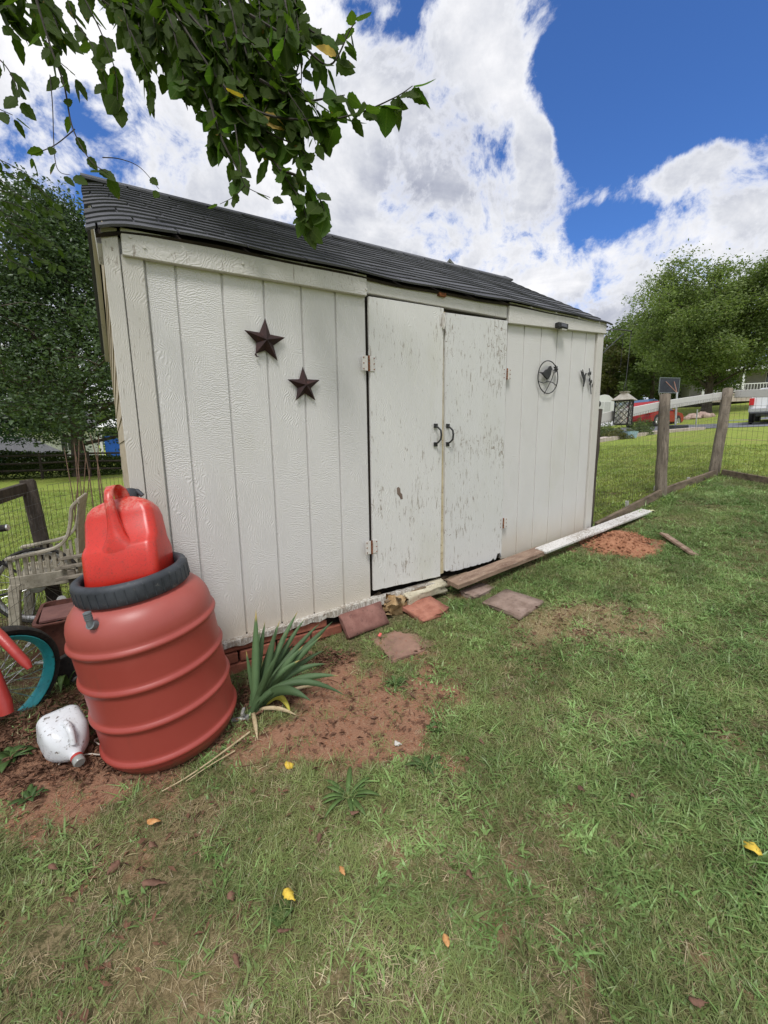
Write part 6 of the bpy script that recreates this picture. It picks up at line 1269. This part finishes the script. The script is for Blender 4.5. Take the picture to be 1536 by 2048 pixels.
for x, y in scatter_in(SOIL, 110, r_, .5, 2):
    a = r_.uniform(0, 6.28); l = r_.uniform(.03, .11); z = G(x, y)+.006; m.tube([(x, y, z), (x+math.cos(a)*l*.5, y+math.sin(a)*l*.5, z+.006), (x+math.cos(a+.3)*l, y+math.sin(a+.3)*l, G(x+math.cos(a)*l, y+math.sin(a)*l)+.004)], [.0018, .0016, .0008], 5)
m.build('twig_litter', M_litter, None, kind='stuff')
# single fallen leaves
M_fy = speck('fallen_yellow_leaf', (.60, .40, .04), (.72, .52, .07), (.30, .16, .04), scale=45, rough=.6); M_fb = speck('fallen_brown_leaf', (.10, .05, .032), (.19, .10, .065), scale=30, rough=.8, bs=.4); M_fo = speck('fallen_orange_leaf', (.45, .20, .06), (.58, .32, .13), (.30, .14, .06), scale=50, rough=.7)
def fallen(label, u, v, L, wd, yaw, mt, curl, h_=.028, group=None, roll=0.):
    p = on_ground(u, v); me_ = leaf_me('fallen_leaf', L*.9, wd*1.3, mt, curl=curl, fold=.45, n=8, twist=roll)
    for v_ in me_.vertices: v_.co += Vector((random.uniform(-1, 1), random.uniform(-1, 1), random.uniform(-.6, .6)))*wd*.11
    me_.transform(Matrix.Rotation(rad(-90), 4, 'X')); o = link('fallen_leaf', me_); o.location = V(p)+Vector((0, 0, h_)); o.rotation_euler = (random.uniform(-.25, .25), random.uniform(-.25, .25), rad(yaw)); sm = o.modifiers.new('thickness', 'SOLIDIFY'); sm.thickness = .0007
    return tag(o, label, 'leaf', group)
fg = 'leaves fallen on the grass'
fallen('crumpled yellow leaf near the foot of the barrel', 570, 1536, .045, .04, 80, M_fy, .25, .02, fg); fallen('orange yellow leaf on the lower left grass', 297, 1660, .052, .026, 60, M_fo, .3, .04, fg, .8); fallen('bright yellow slender leaf low in the middle of the grass', 570, 1800, .052, .022, 20, M_fy, .2, .04, fg, .6)
fallen('yellow leaf at the right edge of the lawn', 1500, 1728, .050, .042, 100, M_fy, .3, .045, fg); fallen('small orange tan leaf near the bottom centre', 888, 1890, .034, .014, -20, M_fo, .2, .04, fg); fallen('narrow tan leaf standing in the grass above the bright yellow one', 680, 1756, .04, .012, 0, M_fo, .2, .045, fg)
for i, (u, v, L, wd, yw, lb) in enumerate(((285, 1780, .085, .022, 60, 'long curled brown leaf in the lower left grass'), (240, 1735, .05, .022, -40, 'dark brown leaf above the long curled one'), (460, 1800, .03, .02, 10, 'small brown leaf left of the bright yellow one'), (700, 1640, .035, .02, 70, 'brown leaf below the plantain rosette'), (640, 1680, .035, .014, -30, 'thin brown leaf left of the standing tan leaf'),
        (935, 1755, .03, .022, 0, 'brown leaf in the middle of the right grass'), (1155, 1585, .028, .02, 0, 'small reddish brown leaf on the right grass'), (1375, 2020, .05, .02, 60, 'brown leaf at the bottom right edge'), (740, 1445, .05, .02, 85, 'dark curled leaf on the bare soil'), (960, 1490, .03, .02, 0, 'brown leaf at the right edge of the bare soil'), (555, 1880, .05, .012, 80, 'thin brown leaf stem low in the left grass'), (300, 1700, .035, .02, 50, 'brown leaf just below the orange yellow one'), (820, 1395, .05, .018, 20, 'curled brown leaf by the small green weeds'), (1260, 1600, .02, .015, 0, 'tiny dark leaf right of the reddish one'), (100, 1745, .045, .015, 40, 'brown leaf near the left edge'), (470, 1925, .04, .014, 10, 'brown leaf in the fine grass near the bottom'))):
    fallen(lb, u, v, L, wd, yw, M_fb, .35, .03, fg, .8)
fallen('grey white papery leaf on the bare soil', 790, 1487, .035, .03, 30, speck('papery_leaf', (.45, .42, .38), (.60, .57, .52), scale=40), .3, .012, fg)
fallen('pale yellow leaf at the end of the white board', 1297, 1025, .07, .05, 0, speck('pale_yellow_leaf', (.60, .55, .30), (.70, .64, .40), scale=20), .3, .03, fg)
tag(MB().box(on_ground(760, 1282)+(0, 0, .04), (.012, .008, .003), ((.8, .3, .5), (-.3, .9, 0), (-.5, 0, .8))).build('petal', speck('red_petal', (.6, .10, .09), (.7, .15, .13)), None), 'small red scrap on the sunken paver', 'scrap')
# plantain and other broad weeds
M_weed = leaf_mat('weed_leaf', (.06, .11, .03), (.10, .17, .05), .25, .5)
def rosette(label, u, v, n, L, wd, rise=.35, cat='weed', mt=None):
    c = on_ground(u, v); c[2] = G(c[0], c[1]); r0 = thing('weed_rosette', label, cat, c, 'broad leaved weeds in the grass')
    for k in range(n):
        a = 2.4*k+random.uniform(-.3, .3); l = L*random.uniform(.6, 1.1); d = np.array((math.cos(a), math.sin(a), 0)); tip = c+d*l+(0, 0, random.uniform(.005, .03)); blade_mesh('leaf', c, tip, c+d*l*.5+(0, 0, l*rise*random.uniform(.7, 1.4)), wd*random.uniform(.8, 1.2), mt or M_weed, n=6, nrm=(0, 0, 1), par=r0, fold=.2)
rosette('large plantain rosette with narrow leaves at the edge of the bare soil', 695, 1592, 16, .12, .016); rosette('smaller plantain rosette at the right of the bare soil', 850, 1535, 10, .085, .015); rosette('broad green rosette in the lower middle of the grass', 560, 1830, 8, .05, .03, .2)
rosette('round leaved weed beside the papery leaf', 870, 1460, 9, .045, .03, .3); rosette('weed tuft below the sunken paver', 790, 1370, 14, .07, .012, .5); rosette('weed with broad leaves behind the jug', 175, 1455, 10, .08, .035, .5); rosette('weed at the left edge beside the jug', 20, 1520, 12, .09, .04, .4); rosette('upright weed under the teal rimmed wheel', 135, 1375, 5, .10, .03, 1.2); rosette('weed between wheel and jug', 60, 1600, 9, .06, .02, .4)
# ------------------------------------------------------------------ grass
def blades(n, r_, R, Lr, Wr, lean, bend, seg=3):
    a = r_.uniform(0, 6.283, n); q = R*np.sqrt(r_.uniform(0, 1, n)); b0 = np.stack([np.cos(a)*q, np.sin(a)*q, np.full(n, -.006)], -1)
    t_ = r_.uniform(0, 6.283, n); le = r_.uniform(*lean, n); L = r_.uniform(*Lr, n); w_ = r_.uniform(*Wr, n); d = np.stack([np.cos(t_)*np.sin(le), np.sin(t_)*np.sin(le), np.cos(le)], -1)
    s = np.stack([-np.sin(t_), np.cos(t_), np.zeros(n)], -1); s = s+r_.normal(size=(n, 3))*.25; s /= np.linalg.norm(s, axis=1)[:, None]; bd = r_.uniform(*bend, n); vs = []; p = b0.copy(); cur = le.copy()
    for k in range(seg+1):
        ww = (w_*(1-(k/seg)**1.5)*.5)[:, None] if k < seg else None
        if k < seg: vs += [p-s*ww, p+s*ww]
        else: vs += [p]
        cur = cur+bd/seg; dd = np.stack([np.cos(t_)*np.sin(cur), np.sin(t_)*np.sin(cur), np.cos(cur)], -1); p = p+dd*(L/seg)[:, None]
        p[:, 2] = np.maximum(p[:, 2], .001)
    v = np.stack(vs, 1); m_ = v.shape[1]; v = v.reshape(-1, 3); i = np.arange(n)*m_; fs = []
    for k in range(seg-1): fs += [np.stack([i+2*k, i+2*k+1, i+2*k+3], 1), np.stack([i+2*k, i+2*k+3, i+2*k+2], 1)]
    fs += [np.stack([i+2*seg-2, i+2*seg-1, i+2*seg], 1)]; return v, np.concatenate(fs)
def grass_mat(name, c1, c2, trans=.3, dry=(.30, .25, .10), dryf=.5):
    m, t, b = newmat(name); p = pos(t); r = t.n('ShaderNodeObjectInfo').outputs['Random']; n = t.noise(p, 2.3, 4, .6); n2 = t.noise(p, 35, 2, .5)
    c = t.mix(t.sstep(n, .38, .62), c1, c2); c = t.mix(t.m('MULTIPLY', t.sstep(n2, .52, .66), dryf), c, dry)
    hs = t.n('ShaderNodeHueSaturation', ins={'Hue': t.m('ADD', .485, t.m('MULTIPLY', r, .03)), 'Value': t.m('ADD', t.m('MULTIPLY', r, .6), .7), 'Color': c}); c = hs.outputs[0]
    t.set(b, 'Base Color', c); t.set(b, 'Roughness', .42); t.set(b, 'Specular IOR Level', .45); tr = t.n('ShaderNodeBsdfTranslucent', ins={'Color': c}); mx = t.n('ShaderNodeMixShader', ins={0: trans, 1: b.outputs[0], 2: tr.outputs[0]})
    out = [q for q in m.node_tree.nodes if q.type == 'OUTPUT_MATERIAL'][0]; t.set(out, 'Surface', mx.outputs[0]); return m
M_gf = grass_mat('fine_grass', (.18, .225, .075), (.28, .33, .115), dry=(.36, .31, .16)); M_gc = grass_mat('crab_grass', (.18, .29, .085), (.29, .42, .14), dryf=.2); M_gd = grass_mat('dry_grass', (.38, .30, .17), (.54, .45, .28), .2, (.26, .19, .10)); M_gl = grass_mat('lawn_grass', (.26, .35, .06), (.38, .45, .10), .4, (.46, .42, .17))  # lawn_grass is lifted too, sunlight on the far lawn painted in
r_ = np.random.default_rng(31); CL = {}
def clump(key, mat_, *a):
    L = []
    for k in range(4):
        v, f = blades(*((a[0], r_)+a[1:])); L.append(bpy.data.objects.new('%s_%d' % (key, k), fast_mesh(key, v, f, mat_)))
    CL[key] = L
clump('fine_tuft', M_gf, 46, .055, (.025, .062), (.0014, .0028), (.15, 1.1), (.3, 1.5)); clump('crab_tuft', M_gc, 22, .05, (.03, .085), (.0035, .0068), (.5, 1.25), (.2, 1.1)); clump('leafy_tuft', M_gc, 30, .06, (.014, .040), (.006, .012), (.5, 1.4), (.0, .7)); clump('dry_tuft', M_gd, 34, .06, (.02, .06), (.0012, .0026), (.7, 1.45), (.0, .8)); clump('lawn_tuft', M_gl, 70, .16, (.03, .07), (.006, .012), (.1, .9), (.2, 1.1), 2)
def scatter_obj(name, key, P, scl, label=None):
    """points carry a size and a turn; a node group puts a tuft on each"""
    n = len(P); me_ = bpy.data.meshes.new(name); me_.vertices.add(n); me_.vertices.foreach_set('co', np.ascontiguousarray(P, dtype=np.float32).ravel())
    at_ = me_.attributes.new('size', 'FLOAT', 'POINT'); at_.data.foreach_set('value', scl.astype(np.float32)); at_ = me_.attributes.new('turn', 'FLOAT_VECTOR', 'POINT'); tv = np.stack([r_.normal(0, .10, n), r_.normal(0, .10, n), r_.uniform(0, 6.283, n)], -1); at_.data.foreach_set('vector', tv.astype(np.float32).ravel())
    at_ = me_.attributes.new('pick', 'INT', 'POINT'); at_.data.foreach_set('value', r_.integers(0, 4, n).astype(np.int32))
    me_.materials.append(CL[key][0].data.materials[0]); o = link(name, me_, kind='stuff')
    g = bpy.data.node_groups.new(name, 'GeometryNodeTree'); g.interface.new_socket('Geometry', in_out='INPUT', socket_type='NodeSocketGeometry'); g.interface.new_socket('Geometry', in_out='OUTPUT', socket_type='NodeSocketGeometry')
    N = g.nodes.new; K = g.links.new; gi, go = N('NodeGroupInput'), N('NodeGroupOutput'); ip = N('GeometryNodeInstanceOnPoints'); g2i = N('GeometryNodeGeometryToInstance')
    for ob in reversed(CL[key]):
        oi = N('GeometryNodeObjectInfo'); oi.inputs['Object'].default_value = ob; oi.inputs['As Instance'].default_value = True; K(oi.outputs['Geometry'], g2i.inputs[0])
    def attr(nm, ty): a = N('GeometryNodeInputNamedAttribute'); a.data_type = ty; a.inputs['Name'].default_value = nm; return a.outputs[0]
    K(gi.outputs[0], ip.inputs['Points']); K(g2i.outputs[0], ip.inputs['Instance']); ip.inputs['Pick Instance'].default_value = True; K(attr('pick', 'INT'), ip.inputs['Instance Index']); K(attr('turn', 'FLOAT_VECTOR'), ip.inputs['Rotation']); K(attr('size', 'FLOAT'), ip.inputs['Scale']); K(ip.outputs[0], go.inputs[0])
    md = o.modifiers.new('tufts', 'NODES'); md.node_group = g; return o
def wedge(n, x0, x1, y0, y1, dmax, dmin=0, mg=260):
    x = r_.uniform(x0, x1, n); y = r_.uniform(y0, y1, n); z = gzn(x, y); P = np.stack([x, y, z], -1); q = P-CP; D = q @ FW; k = (D > .25) & (D > dmin) & (D < dmax); P, q, D = P[k], q[k], D[k]
    u = 768+FPX*(q @ RT)/D; v = 1024-FPX*(q @ UP)/D; k = (u > -mg) & (u < 1536+mg) & (v < 2048+mg*1.4) & (v > 700); return P[k], D[k]
solid = [(o.location.x, o.location.y, .15) for o in scn.objects if o.get('category') in ('paver',) and 'grass' in o['label']]+[(o.location.x, o.location.y, .12) for o in scn.objects if o.get('category') == 'paver' and 'grass' not in o['label']]
def keep(P):
    x, y = P[:, 0], P[:, 1]; k = ~((x > -.32) & (x < 3.5) & (y > -.012) & (y < 2.5)); k &= ~((x > 1.55) & (x < 4.37) & (np.abs(y+.125) < .055)); k &= ~((x > .75) & (x < 1.6) & (y > -.16) & (y < 0))
    for a, b_, r in solid: k &= np.hypot(x-a, y-b_) > r
    k &= np.hypot(x-BB[0], y-BB[1]) > .26; k &= np.hypot(x-jA[0], y-jA[1]) > .09; return k
def inner(P): return ~(((P[:, 1] > .06) & (P[:, 0] > 3.4)) | (P[:, 1] > 1.95) | (P[:, 0] < -1.25))        # inside the fenced yard
P, D = wedge(64000, -2.2, 7.2, -3.0, 2.4, 9); P = P[keep(P) & inner(P)]; so, da, dr = masks(P[:, 0], P[:, 1]); nz = fbm(P[:, 0]*3.1+7, P[:, 1]*3.1, 4); right = np.clip((P @ np.array((rt2[0], rt2[1], 0))-(CP @ np.array((rt2[0], rt2[1], 0))))/1.2+.35, 0, 1)
dn = (1-.90*so)*(1-.80*da); u_ = r_.uniform(0, 1, len(P)); patchy = np.clip(.55+1.6*(nz-.45), .12, 1)
k = u_ < dn*(1-.75*dr)*patchy; scatter_obj('short_grass', 'fine_tuft', P[k], r_.uniform(.65, 1.25, k.sum())*(1+.25*(nz[k]-.5)))
P, D = wedge(40000, -2.2, 7.2, -3.0, 2.4, 9); P = P[keep(P) & inner(P)]; so, da, dr = masks(P[:, 0], P[:, 1]); nz = fbm(P[:, 0]*2.6+40, P[:, 1]*2.6+9, 4); right = np.clip((P[:, 0]*rt2[0]+P[:, 1]*rt2[1]-(CP[0]*rt2[0]+CP[1]*rt2[1]))/1.3+.25, .08, 1)
k = r_.uniform(0, 1, len(P)) < (1-.97*so)*(1-.7*da)*(1-.85*dr)*np.clip((nz-.36)*4.2, .03, 1)*right; scatter_obj('broad_grass', 'crab_tuft', P[k], r_.uniform(.6, 1.25, k.sum()))
P, D = wedge(34000, -2.2, 7.2, -3.0, 2.4, 9); P = P[keep(P) & inner(P)]; so, da, dr = masks(P[:, 0], P[:, 1]); nz = fbm(P[:, 0]*4.1+80, P[:, 1]*4.1+29, 4); right = np.clip((P[:, 0]*rt2[0]+P[:, 1]*rt2[1]-(CP[0]*rt2[0]+CP[1]*rt2[1]))/1.1+.35, .18, 1)
k = r_.uniform(0, 1, len(P)) < (1-.92*so)*(1-.3*da)*(1-.8*dr)*np.clip((nz-.40)*4.5, 0.02, 1)*right; scatter_obj('clover_and_weeds', 'leafy_tuft', P[k], r_.uniform(.6, 1.35, k.sum()))
P, D = wedge(34000, -2.2, 7.2, -3.0, 2.4, 9); P = P[keep(P) & inner(P)]; so, da, dr = masks(P[:, 0], P[:, 1]); k = r_.uniform(0, 1, len(P)) < (1-.93*so)*(.20+.75*dr)*(1-.5*da); scatter_obj('dry_grass', 'dry_tuft', P[k], r_.uniform(.6, 1.2, k.sum()))
# the mown lawns outside the fence
P, D = wedge(90000, -9, 12, -2, 17, 13); P = P[keep(P) & ~inner(P) | (P[:, 0] < -2.2) | (P[:, 0] > 6.6)]; P = P[keep(P)]; k = r_.uniform(0, 1, len(P)) < np.clip(1.2-np.hypot(P[:, 0]-CP[0], P[:, 1]-CP[1])/16, .25, 1)*.8; P = P[k]; scatter_obj('lawn_grass', 'lawn_tuft', P, r_.uniform(.7, 1.2, len(P)))
# taller tufts at the post feet and along the base timbers
Q = []
for a_, b_ in ((P2a, P2a), (P3a, P3a), (P2a, P3a), (np.array((3.6, 0, 0)), P2a)):
    for k in range(26): f = r_.uniform(0, 1); q = a_+(b_-a_)*f+r_.normal(0, .05, 3)+(0, -.06, 0); Q.append((q[0], q[1], G(q[0], q[1])))
scatter_obj('tall_grass', 'crab_tuft', np.array(Q), r_.uniform(1.1, 2.0, len(Q)))
